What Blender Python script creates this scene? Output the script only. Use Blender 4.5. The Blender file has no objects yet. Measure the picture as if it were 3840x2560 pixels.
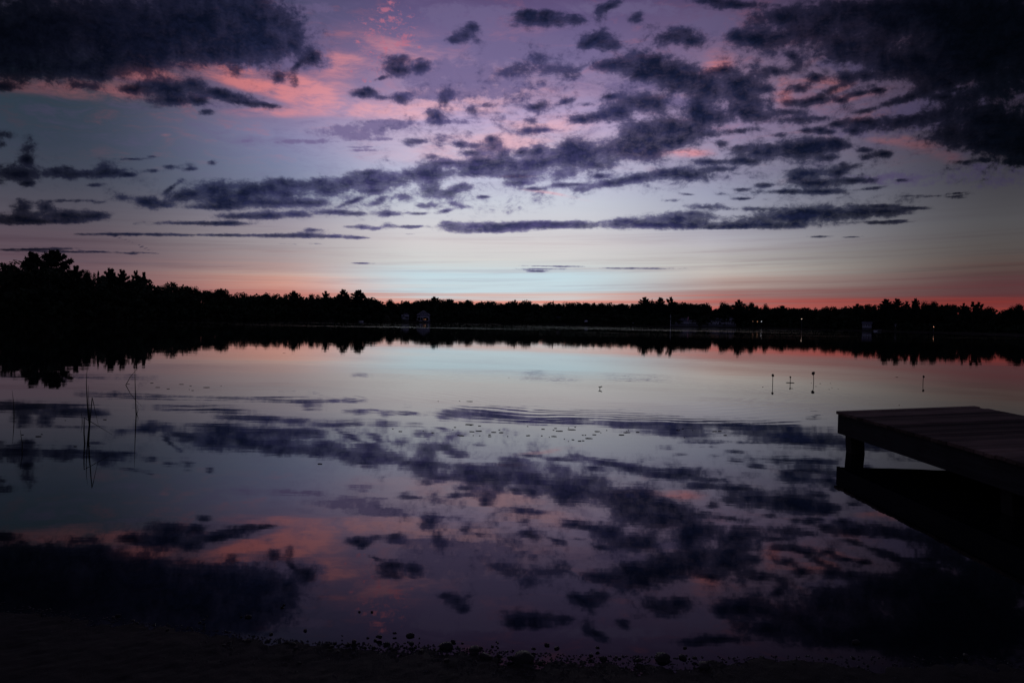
import bpy, bmesh, math, random
import numpy as np
from mathutils import Vector, Matrix

scene = bpy.context.scene
COL = scene.collection
R = math.radians

# ------------------------------------------------------------------ camera
EYE = 1.6                                   # metres above the water
cam_data = bpy.data.cameras.new("camera")
cam = bpy.data.objects.new("camera", cam_data)
COL.objects.link(cam)
cam_data.sensor_width = 36.0
cam_data.lens = 26.25
cam_data.clip_start = 0.05
cam_data.clip_end = 30000.0
cam.matrix_world = (Matrix.Translation((0, 0, EYE)) @ Matrix.Rotation(R(90 - 1.5), 4, 'X')
                    @ Matrix.Rotation(R(1.0), 4, 'Z'))
scene.camera = cam

scene.view_settings.view_transform = 'Standard'
scene.view_settings.look = 'None'
scene.view_settings.exposure = 0.0
scene.view_settings.gamma = 1.0
scene.cycles.max_bounces = 6
scene.cycles.transparent_max_bounces = 12
scene.cycles.use_denoising = True
scene.cycles.sample_clamp_indirect = 4.0

SUN_EL, SUN_AZ = 0.4, -2.0                   # first light: the sun is still behind the wood


def lin(c):
    return tuple(((v / 255) / 12.92 if v / 255 <= 0.04045 else ((v / 255 + 0.055) / 1.055) ** 2.4) for v in c)


# ------------------------------------------------------------------ world: clear twilight sky
world = bpy.data.worlds.new("World")
scene.world = world
world.use_nodes = True
NT = world.node_tree
NT.nodes.clear()


class Nodes:
    """short helpers for wiring a node tree"""
    def __init__(self, nt):
        self.nt = nt

    def new(self, kind, **kw):
        n = self.nt.nodes.new(kind)
        for k, v in kw.items():
            setattr(n, k, v)
        return n

    def put(self, sock, v):
        if hasattr(v, 'is_output') or isinstance(v, bpy.types.NodeSocket):
            self.nt.links.new(v, sock)
        else:
            sock.default_value = v

    def math(self, op, a, b=0.0, c=0.0):
        n = self.new('ShaderNodeMath', operation=op)
        for i, v in enumerate((a, b, c)):
            self.put(n.inputs[i], v)
        return n.outputs[0]

    def smooth(self, v, lo, hi, o0=0.0, o1=1.0, kind='SMOOTHSTEP'):
        n = self.new('ShaderNodeMapRange', interpolation_type=kind, clamp=True) if kind != 'LINEAR' else self.new('ShaderNodeMapRange', clamp=True)
        for i, x in enumerate((v, lo, hi, o0, o1)):
            self.put(n.inputs[i], x)
        return n.outputs[0]

    def ramp(self, fac, stops, mode='LINEAR'):
        n = self.new('ShaderNodeValToRGB')
        n.color_ramp.interpolation = mode
        e = n.color_ramp.elements
        while len(e) > 1:
            e.remove(e[-1])
        for i, (p, c) in enumerate(stops):
            x = e[0] if i == 0 else e.new(p)
            x.position = p
            x.color = (*c, 1)
        self.put(n.inputs[0], fac)
        return n.outputs[0]

    def mix(self, f, a, b, blend='MIX'):
        n = self.new('ShaderNodeMix', data_type='RGBA', blend_type=blend, clamp_factor=True)
        self.put(n.inputs[0], f)
        self.put(n.inputs[6], a)
        self.put(n.inputs[7], b)
        return n.outputs[2]

    def noise(self, vec, scale, detail=4, rough=0.55, dist=0.0, dims='3D', lac=2.0):
        n = self.new('ShaderNodeTexNoise', noise_dimensions=dims)
        self.put(n.inputs['Vector'], vec)
        n.inputs['Scale'].default_value = scale
        n.inputs['Detail'].default_value = detail
        n.inputs['Roughness'].default_value = rough
        n.inputs['Lacunarity'].default_value = lac
        n.inputs['Distortion'].default_value = dist
        return n.outputs['Fac']

    def vec(self, x, y, z):
        n = self.new('ShaderNodeCombineXYZ')
        for i, v in enumerate((x, y, z)):
            self.put(n.inputs[i], v)
        return n.outputs[0]

    def vmath(self, op, a, b=(0, 0, 0)):
        n = self.new('ShaderNodeVectorMath', operation=op)
        self.put(n.inputs[0], a)
        if op == 'SCALE':
            self.put(n.inputs['Scale'], b)
        else:
            self.put(n.inputs[1], b)
        return n.outputs['Value'] if op in ('DOT_PRODUCT', 'LENGTH', 'DISTANCE') else n.outputs['Vector']


W = Nodes(NT)
tc = W.new('ShaderNodeTexCoord')
sep = W.new('ShaderNodeSeparateXYZ')
NT.links.new(tc.outputs['Generated'], sep.inputs[0])
dx, dy, dz = sep.outputs
az = W.math('MULTIPLY', W.math('ARCTAN2', dx, dy), 180 / math.pi)
el = W.math('MULTIPLY', W.math('ARCSINE', dz), 180 / math.pi)
# thin layers of high cirrus low in the sky bend the bands of colour
lay = W.noise(W.vec(W.math('MULTIPLY', az, 0.05), W.math('MULTIPLY', W.math('ADD', el, W.math('MULTIPLY', az, -0.012)), 0.9), 0.0), 1.0, 5, 0.6, 0.4)
lay2 = W.noise(W.vec(W.math('MULTIPLY', az, 0.02), W.math('MULTIPLY', W.math('ADD', el, W.math('MULTIPLY', az, -0.02)), 2.6), 3.7), 1.0, 4, 0.6, 0.2)
lowsky = W.smooth(el, 7.0, 2.5)
shift = W.math('MULTIPLY', W.math('MULTIPLY', W.math('SUBTRACT', lay, 0.5), 1.3), lowsky)
shift = W.math('ADD', shift, W.math('MULTIPLY', W.math('MULTIPLY', W.math('SUBTRACT', lay2, 0.5), 3.4), lowsky))
elw = W.math('MAXIMUM', W.math('ADD', el, shift), 0.0)
t_el = W.math('DIVIDE', elw, 90.0)


def stops(rows):
    return [(e / 90.0, lin(c)) for e, c in rows]


top = [(26, (72, 62, 96)), (32, (52, 46, 76)), (45, (40, 38, 66)), (90, (34, 34, 60))]
centre = W.ramp(t_el, stops([(0, (214, 116, 108)), (1.2, (222, 140, 128)), (1.6, (218, 164, 150)), (1.95, (206, 194, 192)), (2.4, (194, 214, 222)),
    (3.6, (193, 217, 227)), (4.4, (205, 208, 208)), (6, (210, 206, 208)), (9, (200, 205, 217)), (11, (190, 191, 216)), (13.5, (196, 180, 206)),
    (15, (182, 166, 204)), (16.8, (150, 134, 172)), (19.3, (116, 106, 148)), (22.3, (94, 82, 124)), (24, (84, 68, 106))] + top))
left_mid = W.ramp(t_el, stops([(0, (184, 104, 100)), (1.3, (198, 122, 114)), (2.0, (208, 142, 130)), (2.7, (214, 164, 150)), (3.1, (204, 172, 162)), (3.7, (184, 155, 152)),
    (4.4, (172, 156, 158)), (5.4, (170, 162, 166)), (6.8, (160, 152, 164)), (9, (128, 135, 160)), (11, (126, 134, 166)), (13, (136, 134, 172)),
    (15, (140, 122, 158)), (17.5, (120, 98, 132)), (20.6, (84, 80, 114)), (23, (72, 74, 106)), (26, (52, 50, 78)), (32, (36, 34, 58)), (90, (30, 30, 54))]))
right_mid = W.ramp(t_el, stops([(0, (160, 78, 78)), (1.2, (182, 96, 92)), (1.6, (182, 106, 100)), (2.0, (156, 114, 113)), (2.6, (166, 142, 138)), (3.3, (186, 168, 162)),
    (4.4, (192, 190, 186)), (5, (182, 178, 178)), (6, (180, 177, 185)), (7, (170, 170, 183)), (9.6, (150, 153, 176)), (11.6, (146, 142, 168)), (14.6, (146, 128, 164)),
    (17, (138, 118, 148)), (20, (112, 92, 124)), (23, (76, 64, 98)), (26, (52, 46, 76)), (32, (36, 34, 58)), (90, (30, 30, 54))]))
left = W.ramp(t_el, stops([(0, (114, 80, 88)), (2, (110, 82, 91)), (3.3, (100, 79, 90)), (4, (92, 76, 88)), (5.3, (88, 76, 88)), (6.4, (82, 78, 90)), (8.9, (62, 67, 82)),
    (11.2, (50, 60, 76)), (14, (42, 57, 70)), (15.6, (40, 50, 64)), (18, (44, 42, 58)), (22, (26, 26, 42)), (30, (18, 18, 34)), (90, (28, 28, 50))]))
right = W.ramp(t_el, stops([(0, (132, 54, 52)), (1.3, (140, 58, 54)), (1.7, (118, 53, 54)), (2.2, (90, 52, 57)), (3.1, (84, 56, 60)), (4.3, (84, 70, 68)), (5.3, (82, 77, 77)),
    (7, (78, 77, 81)), (8.6, (68, 67, 73)), (10.3, (58, 57, 67)), (12, (54, 47, 62)), (16, (48, 40, 58)), (20, (28, 26, 42)), (24, (16, 16, 28)), (30, (14, 14, 28)), (90, (28, 28, 50))]))
behind = W.ramp(t_el, stops([(0, (76, 75, 98)), (20, (90, 90, 118)), (90, (52, 52, 80))]))  # unseen sky behind the camera, brightened to light house fronts and trees
sky = W.mix(W.math('POWER', W.smooth(az, -35.0, -13.5), 1.7), left, left_mid)
sky = W.mix(W.smooth(az, -18.0, -6.0), sky, centre)
sky = W.mix(W.smooth(az, 3.0, 17.0), sky, right_mid)
sky = W.mix(W.math('POWER', W.smooth(az, 14.5, 34.0), 0.62), sky, right)
d_az = W.math('SUBTRACT', az, SUN_AZ)
# drawn-out sheets of thin cloud lying across the glow
sheet = W.noise(W.vec(W.math('MULTIPLY', az, 0.035), W.math('MULTIPLY', W.math('ADD', el, W.math('MULTIPLY', az, -0.03)), 1.5), 8.1), 1.0, 8, 0.68, 0.35)
veil_f = W.math('MULTIPLY', W.smooth(sheet, 0.46, 0.66), W.math('MULTIPLY', W.smooth(el, 9.5, 4.0), W.smooth(el, 0.2, 1.6)))
sky = W.mix(W.math('MULTIPLY', veil_f, 0.62), sky, W.mix(1.0, sky, (0.72, 0.63, 0.68, 1), 'MULTIPLY'))
lift = W.math('MULTIPLY', W.smooth(sheet, 0.45, 0.30), W.smooth(el, 9.5, 3.0))
sky = W.mix(W.math('MULTIPLY', lift, 0.5), sky, W.mix(1.0, sky, (1.16, 1.10, 1.05, 1), 'MULTIPLY'))
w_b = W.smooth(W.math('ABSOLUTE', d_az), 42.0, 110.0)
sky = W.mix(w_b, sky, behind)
nish = W.new('ShaderNodeTexSky', sky_type='NISHITA', sun_disc=False)
nish.sun_elevation = R(SUN_EL)
nish.sun_rotation = R(SUN_AZ)
glow = W.vmath('SCALE', nish.outputs[0], 0.02)
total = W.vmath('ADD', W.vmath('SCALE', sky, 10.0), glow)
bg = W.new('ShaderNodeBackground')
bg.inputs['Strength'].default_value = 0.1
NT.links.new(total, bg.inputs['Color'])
wo = W.new('ShaderNodeOutputWorld')
NT.links.new(bg.outputs[0], wo.inputs[0])

# ------------------------------------------------------------------ sun, still hidden by the far wood
sun_data = bpy.data.lights.new("sun", 'SUN')
sun_data.energy = 0.25
sun_data.angle = R(0.5)
sun_data.color = (1.0, 0.72, 0.55)
sun = bpy.data.objects.new("sun", sun_data)
COL.objects.link(sun)
sun.rotation_euler = Vector((-math.sin(R(SUN_AZ)) * math.cos(R(SUN_EL)), -math.cos(R(SUN_AZ)) * math.cos(R(SUN_EL)), -math.sin(R(SUN_EL)))).to_track_quat('-Z', 'Y').to_euler()

# ------------------------------------------------------------------ tables
# cloud banks as seen from the lake: bearing, height (tangents x 10^4), half width, half height, tilt in degrees, density
DARK_BANKS = """-6397 3749 1516 641 1 1;-6512 3404 1166 303 1 1;-5357 3653 1458 525 1 1;-4377 3841 1399 612 1 1;-4433 3555 1341 245 1 1;-3625 3580 641 280 1 0.9;-3279 3718 466 362 1 0.72;-3859 4050 816 338 1 0.85;-5818 3313 991 187 1 1;-3166 3977 233 233 1 0.8;-2933 3724 146 175 1 0.7;-2739 3441 175 99 1 1;-2711 3522 140 98 1 0.8;-2912 3352 117 47 46 1;-3755 3252 157 114 1 0.8;-3159 3199 140 90 1 0.8;-2957 3208 87 122 1 0.56;-4632 3007 496 163 1 1;-4314 3082 204 105 1 1;-4950 3030 292 82 1 1;-4197 2871 175 58 1 1;-3793 2936 408 82 -11 1;-3967 2979 146 70 1 1;-3619 2853 437 52 -9 1;-3329 2829 262 35 -7 1;-4545 2865 350 87 1 1;-5182 2998 175 52 1 0.8;-5818 3044 146 52 1 0.8;-5615 3019 128 64 1 0.7;-4110 2718 114 41 1 0.8;-6801 2998 140 57 1 0.8;-5471 3182 292 82 1 0.8;-6471 2182 149 180 1 0.8;-6511 2049 117 76 1 1;-6813 2366 157 90 1 0.8;-6842 2239 87 65 1 0.8;-6627 1851 350 117 1 1;-6511 1732 128 47 1 1;-6105 1889 163 82 1 1;-5786 1866 466 76 1 1;-5438 1958 157 114 1 0.8;-5351 1896 233 70 1 1;-5177 1870 128 35 1 1;-5960 1949 117 58 1 1;-4829 1928 117 35 1 1;-4569 1985 157 41 1 0.8;-4336 1960 117 35 1 1;-4337 2018 105 49 1 0.64;-4047 2051 87 49 1 0.8;-5062 2080 262 17 1 0.8;-5612 1724 128 29 1 0.9;-4830 2113 117 17 1 0.7;-6569 1401 163 117 1 1;-6250 1413 117 93 1 1;-6627 1273 408 87 1 1;-5988 1319 496 99 1 1;-5611 1314 245 70 1 1;-5931 1511 350 29 1 0.8;-5553 1494 122 33 1 0.72;-6279 1233 700 47 1 1;-5234 1558 140 65 1 0.8;-4943 1516 175 70 1 1;-4711 1480 233 76 1 1;-4479 1588 175 87 1 1;-4567 1714 163 35 36 1;-4305 1631 204 105 1 1;-4016 1694 233 128 1 1;-3957 1551 350 117 1 1;-3609 1672 350 146 1 1;-3261 1736 262 146 1 1;-3088 1809 146 87 1 1;-2856 1772 292 117 1 1;-2595 1806 204 93 1 1;-3376 1532 700 87 1 1;-2795 1542 408 47 1 1;-4072 1462 466 47 1 1;-3607 1343 496 47 1 1;-3258 1361 437 58 1 1;-2910 1384 262 47 1 1;-4245 1245 787 35 1 1;-3838 1246 379 35 1 1;-3029 1654 350 82 1 1;-2507 1692 175 93 1 1;-2504 1420 157 33 1 0.8;-4941 1082 816 23 1 1;-3953 1088 933 23 1 1;-3139 1096 583 35 1 1;-2791 1114 379 47 1 1;-2675 1180 175 29 1 1;-2442 1097 437 29 1 1;-2093 1086 233 17 1 1;-5290 1082 466 12 1 1;-2848 991 350 7 1 0.6;-6511 852 496 20 1 1;-5813 835 729 17 1 1;-5057 831 321 12 1 1;-6162 870 350 23 1 1;-4941 909 233 9 -24 0.6;-5232 1019 292 9 -21 0.6;-1542 3319 338 105 1 1;-1688 3402 157 122 1 0.8;-1515 3445 131 90 1 0.8;-1271 3363 117 93 1 1;-1800 3200 117 35 21 1;-2029 2989 187 70 1 1;-1989 3042 128 58 1 1;-1768 2942 117 35 1 0.7;-1508 2924 122 82 1 0.8;-1566 2946 105 65 1 0.8;-930 3003 149 106 1 0.8;-958 2927 87 73 1 0.8;-682 3780 233 134 1 1;-597 3884 140 76 1 1;-826 3714 140 64 1 1;208 4006 338 134 1 1;525 4006 362 117 1 1;814 4000 163 87 1 1;63 4072 146 82 1 1;351 4094 233 58 1 1;1214 4195 187 70 21 1;1072 4073 105 131 1 0.8;1574 4047 140 105 1 0.8;1079 3753 268 146 1 1;936 3688 187 70 1 1;1236 3670 187 87 1 1;1796 3948 117 58 1 0.6;2059 3810 327 152 1 1;2320 3752 222 117 1 1;2201 3887 210 82 1 1;75 3375 303 117 1 0.8;275 3516 157 98 1 0.64;509 3354 157 82 1 0.8;712 3329 163 105 1 0.85;-154 3285 146 70 1 0.7;1461 3428 478 152 1 1;1172 3411 245 82 1 1;1806 3491 408 175 1 1;2099 3324 408 210 1 1;2161 3154 303 152 1 1;1637 3316 233 87 1 1;1250 3012 128 41 1 1;1644 2967 362 105 1 1;1819 2918 292 146 1 1;1070 2744 327 87 1 1;869 2695 152 58 1 1;1358 2818 245 117 1 1;1999 2634 362 268 1 1;1653 2571 292 163 1 1;2119 2464 362 175 1 1;1831 2401 303 140 1 1;304 2880 157 65 21 0.8;229 2850 87 33 1 0.8;-592 2808 122 65 1 0.8;-1071 2707 117 58 1 1;-1069 2633 166 65 1 0.8;-1129 2764 131 57 1 0.8;177 2534 157 57 1 0.8;379 2560 175 29 1 0.7;661 2938 140 47 16 0.9;923 2903 117 35 1 0.7;215 2672 79 49 1 0.72;-379 2869 140 33 1 0.56;-313 2421 128 82 1 1;-283 2324 117 93 1 1;-573 2331 210 58 1 1;-764 2350 117 52 1 1;-571 2244 175 47 1 1;-1413 2362 157 73 1 0.8;-1269 2382 122 33 1 0.8;-996 2364 105 114 -39 0.64;-1121 2177 128 47 1 0.8;-165 2223 117 134 1 1;95 2256 210 76 1 1;326 2289 134 99 1 1;214 2108 268 70 1 1;-122 2102 187 82 1 1;731 2324 175 146 1 1;907 2241 362 204 1 1;1195 2304 268 175 1 1;676 2174 245 117 1 1;1025 2111 303 82 1 1;1426 2337 245 187 1 1;1717 2272 303 128 1 1;1540 2454 175 117 1 1;-1928 1840 385 128 1 1;-2218 1806 152 87 1 1;-1987 1943 245 64 1 1;-1926 1713 245 64 1 1;-1175 1946 327 134 1 1;-1407 1942 152 87 1 1;-1143 1733 163 105 1 1;-1116 1831 187 117 1 1;-888 2095 362 58 1 1;-539 2043 362 99 1 1;-480 1969 420 64 1 1;-824 1721 245 76 16 1;-709 1792 146 64 1 1;73 1852 245 52 1 1;249 1780 222 29 1 1;625 1833 187 35 1 1;887 1779 140 41 1 0.8;1262 1861 362 52 9 1;1551 1935 420 76 9 1;2013 2001 362 82 6 1;2187 2033 362 58 1 1;1133 1963 152 35 1 1;799 1847 175 23 1 1;-1082 1531 140 65 1 0.8;-1256 1528 122 41 1 0.8;-924 1459 128 29 11 1;-676 1527 105 33 1 0.8;-417 1659 117 23 1 1;-821 1559 70 33 1 0.8;-1461 1635 140 82 1 0.8;-1809 1577 157 49 31 0.8;-2157 1571 198 35 21 1;-2155 1409 292 41 1 1;-1632 1412 245 47 1 1;-1284 1424 187 29 1 1;-2300 1429 117 29 1 1;-526 1258 653 70 1 1;-875 1286 163 64 1 1;-4 1284 554 58 1 1;403 1309 245 47 1 1;-1281 1250 222 29 1 1;-409 1213 554 41 1 1;-1659 1261 122 49 1 0.8;-1862 1211 140 33 1 0.8;-2037 1231 140 33 1 0.8;-2211 1234 117 17 1 0.8;-1280 1158 146 9 1 1;1855 1322 1079 64 1 1;1505 1368 362 58 1 1;2201 1415 700 82 1 1;2546 1577 362 52 1 1;2374 1487 350 58 1 1;3999 1516 828 117 1 1;3594 1439 875 99 1 1;4463 1524 595 82 1 1;4926 1561 420 58 1 1;5331 1608 245 23 1 1;4866 1629 292 29 1 1;3248 1352 1020 58 1 1;4815 1408 420 29 1 1;2959 1318 758 29 1 1;3185 1559 525 35 1 0.8;4124 1211 222 17 1 1;4501 1212 163 12 1 1;355 711 420 15 1 1;587 755 496 12 1 1;327 681 163 12 1 1;1402 740 262 9 1 1;1751 741 496 9 1 1;-2031 750 204 9 1 1;2726 1308 350 29 1 1;5105 1431 233 17 1 1;3033 1817 128 29 1 1;2745 1748 122 33 1 0.8;3036 1695 163 17 1 1;2310 1741 117 23 1 1;2108 1656 122 24 1 0.8;3127 3800 303 163 1 1;3472 3834 303 128 1 1;2895 3824 128 93 1 1;2942 4242 478 70 1 1;3523 4092 525 140 1 1;3931 3928 466 198 1 1;4272 4105 758 233 1 1;4456 3737 583 198 1 1;4966 4060 583 233 1 1;5270 3551 641 233 1 1;5949 3963 758 466 1 1;6466 4029 875 641 1 1;6596 3631 525 466 1 1;5043 3433 350 146 1 1;5564 3384 583 175 1 1;5741 3273 466 117 16 1;6138 3509 525 233 1 1;4402 3605 350 128 1 1;4672 4226 1166 146 1 1;5596 4185 583 350 1 1;2595 4293 350 52 1 1;5901 3676 525 292 1 1;3426 3387 210 87 1 1;2733 3393 187 70 1 1;3183 3400 114 131 1 0.8;3714 3438 140 106 1 0.8;3652 3580 128 70 -29 1;2968 3225 350 175 1 1;2973 3053 350 146 1 1;3035 2853 385 152 1 1;2633 2760 350 152 1 1;2428 2843 233 233 1 1;2519 3160 303 187 1 1;2359 3300 245 140 1 1;2290 2582 292 146 1 1;3240 2771 245 87 1 1;3317 3145 117 70 1 1;3937 3299 175 87 1 1;3779 3164 175 70 1 1;4353 3318 187 87 1 1;4612 3339 128 76 1 1;4196 3160 245 70 26 1;3957 3013 321 70 16 1;3680 2979 187 70 1 1;4286 3018 117 47 1 1;4561 3109 152 35 11 1;4791 3153 117 35 1 1;4626 2881 187 41 11 1;4998 3002 222 58 16 1;5199 3063 245 70 21 1;5661 3082 175 52 1 1;5802 3171 175 23 16 0.8;3733 2750 303 70 1 1;4079 2774 152 41 1 1;4267 2702 152 47 1 1;3614 2846 245 52 1 1;3852 2609 128 35 1 1;4055 2624 117 52 1 1;4142 2596 146 35 1 1;2984 2594 268 58 9 1;2551 2540 187 52 1 1;2757 2417 128 58 1 1;4489 2620 152 70 1 1;4659 2738 362 70 1 1;3524 2540 149 41 1 0.8;5295 2777 700 128 9 0.85;5879 2615 875 222 1 0.9;6335 2824 700 350 1 0.95;6289 2478 641 163 1 0.95;6665 2485 466 292 1 1;5949 2231 175 35 1 0.8;6238 2259 175 35 1 0.8;6644 2243 175 58 1 0.8;4892 2684 350 82 9 0.8;6150 3137 700 152 16 0.8;3627 2375 595 128 1 1;3974 2409 362 128 1 1;3339 2301 478 87 1 1;3110 2193 362 58 1 1;4262 2443 187 87 1 1;2990 2364 187 58 1 1;2589 2172 303 47 1 1;2361 2007 303 117 1 1;2707 2082 245 47 1 1;4437 2418 140 41 1 0.8;4641 2363 152 47 1 1;4903 2322 187 52 1 1;4673 2278 117 47 1 1;4181 2258 146 47 1 1;3987 1920 478 82 1 1;3754 1974 152 58 1 1;3868 2039 303 70 1 1;4302 2070 152 87 1 1;4508 1958 303 47 1 1;3585 1797 420 35 1 1;3350 1880 152 41 1 1;4375 2169 122 57 1 0.8;4514 2148 140 33 11 0.8;4136 1807 420 41 1 1;4743 1858 245 23 6 0.9;5146 1975 128 23 1 0.8;5905 1815 187 17 1 0.8;5849 1767 157 24 1 0.64;5500 1773 350 17 1 0.6;1820 2861 2216 991 1 0.22;4132 2958 1924 758 1 0.24;-480 1958 2216 408 1 0.22;-3376 1590 2216 321 1 0.2;3576 2115 1924 379 1 0.22;-38 3259 1516 525 1 0.2;-4256 2956 1341 262 1 0.22;-1344 1538 1924 210 1 0.22;-1069 2610 1516 408 1 0.17;972 1868 1516 233 1 0.2;6183 2189 875 292 1 0.22;4168 1692 1749 175 1 0.2;-5989 1862 1283 292 1 0.17;4689 3655 1749 700 1 0.3;-2700 3528 466 350 1 0.2;-2420 1762 187 117 1 1;-1609 1869 210 117 1 1;-366 2121 350 140 1 1;41 2036 362 117 1 1;416 2135 233 117 1 1;617 2253 233 128 1 1;751 1297 350 47 1 1;-1002 1960 350 105 1 1;-15 1937 350 58 1 1;680 1978 350 82 9 0.8;-1456 1247 175 29 1 1;577 1300 408 52 1 1;896 1323 408 58 1 1;286 1301 350 52 1 1"""
VEIL_BANKS = """-1079 3258 641 210 1 1;-616 3249 758 268 1 1;-325 3110 641 163 1 1;-44 3573 700 152 1 1;-1133 2993 641 82 1 1;-2226 2503 554 93 1 1.25;-2803 2350 496 35 1 1.2;-2051 2449 362 70 1 1.2;-3597 2347 105 35 1 1.2;-1868 2567 257 87 1 1.1;-1648 2600 466 70 1 1;-514 4091 758 117 1 1;-1033 4099 233 175 1 0.9;-3281 3917 350 292 1 1;-2821 4097 525 82 1 1;5693 2985 991 210 15 1;4462 3537 525 233 1 1;1445 4170 758 117 1 1;2603 3962 525 204 1 1;2165 2982 350 117 1 1;415 3724 350 93 1 1;-627 3906 583 233 1 1;1525 3143 466 117 1 1;-1991 2248 292 23 1 1;-2050 2288 233 17 1 1;5029 1996 816 117 1 0.8;5754 2872 875 292 1 0.9;-2641 3386 233 93 1 1;-2875 3667 466 408 1 1;-3392 3458 641 233 1 1;-838 2642 350 41 1 1;-1819 2395 350 29 1 1;379 2549 292 35 1 1;6360 2076 700 233 1 0.6;4605 2622 700 117 1 0.8"""
ROSE_BANKS = """-6512 3032 991 152 -3 0.75;-5586 2991 816 152 -5 0.8;-4835 3193 583 105 -3 1;-4027 3276 641 105 1 1;-3563 3112 641 105 -9 1.1;-2926 2979 700 117 -11 1.15;-2519 2843 525 105 -7 1.1;-3155 2729 700 76 1 0.8;-1882 2785 700 128 1 1;-1360 2720 525 82 1 1;-552 2831 816 105 1 0.95;436 2636 758 140 1 0.8;-81 2368 700 128 1 0.75;-2811 3096 700 152 -7 1;-3041 2977 525 93 -9 1;-2409 3361 350 233 1 0.6;-1074 2954 700 117 1 0.8;2701 3518 222 152 1 0.7;2617 3391 210 105 1 0.6;3550 3092 146 198 1 0.9;4066 3244 408 87 1 0.8;4476 3067 525 64 13 0.9;4772 2843 408 58 11 0.9;5363 2451 466 117 -7 0.6;5685 2324 437 105 -19 0.6;5013 2514 350 58 1 0.8;2355 2284 303 64 1 0.7;2267 2322 140 58 1 0.7;43 1938 233 23 1 1;336 1741 292 23 -7 0.8;686 1689 408 23 -11 0.5;4300 3162 233 47 21 0.7;-4658 2404 82 29 1 0.6;-1660 3517 1108 350 -5 0.55;-428 2333 1399 268 5 0.6;138 3090 1108 327 1 0.4;-50 3916 933 233 1 0.25;1832 2315 700 140 1 0.5"""
PUFF_BANKS = """-1723 3887 641 437 1 0.4;-1832 3371 350 350 1 0.34;-2107 3664 52 41 1 1;-1638 3986 70 52 1 1;-1781 3955 52 35 1 1;-1924 3792 35 64 1 1;-1443 3698 117 47 1 1;-1490 3743 64 41 1 1;-1404 3779 41 29 1 1;-1730 3596 41 29 1 1;-1303 3620 35 35 1 1;-1920 3501 29 23 1 1;-1477 3634 58 23 1 1;-1795 3686 35 29 1 1;-1681 4196 82 35 1 1;-1760 4103 117 41 1 1;-1981 3757 29 23 1 1;-1636 3860 35 23 1 1;-1547 3673 82 35 1 1;-2206 3279 29 23 1 1;-2002 3167 82 35 1 1;-1862 3513 23 17 1 1"""
SHORE_BEARING = [-180, -120, -90, -60, -45, -34.4, -27, -20, -11, 0, 11, 17.5, 20, 27.3, 34.4, 45, 60, 90, 120, 180]
SHORE_RANGE = [60, 60, 70, 110, 150, 205, 285, 370, 480, 600, 603, 592, 530, 410, 300, 200, 130, 80, 60, 60]
CANOPY_BEARING = [-39.94, -37.08, -34.45, -33.76, -33.07, -32.12, -30.66, -29.66, -28.65, -27.08, -26.01, -25.69, -24.37, -23.26, -22.12, -20.38, -18.6, -17.09, -15.55, -13.99, -13.04, -11.13, -10.16, -8.53, -7.22, -5.91, -3.92, -2.59, -0.58, 0.75, 2.09, 4.08, 6.07, 8.04, 9.02, 9.99, 12.56, 13.82, 15.08, 16.0, 17.54, 19.04, 19.93, 21.68, 23.39, 25.05, 26.67, 28.25, 29.78, 30.77, 31.39, 32.23, 32.95, 33.41, 34.37, 37.18, 40.03]
CANOPY_TOP = [9.31, 11.15, 12.98, 13.72, 14.05, 14.81, 15.22, 14.08, 13.65, 13.93, 13.54, 12.42, 13.95, 13.2, 13.11, 13.1, 13.45, 13.83, 13.95, 14.54, 15.33, 15.56, 14.31, 13.57, 15.4, 16.67, 16.99, 16.61, 16.49, 17.98, 15.71, 17.15, 17.49, 17.1, 16.18, 18.82, 18.04, 18.49, 15.82, 18.3, 17.01, 15.27, 14.53, 13.43, 13.19, 13.4, 13.5, 12.88, 12.68, 11.7, 10.19, 10.43, 9.17, 8.87, 9.8, 9.16, 9.19]
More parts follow.
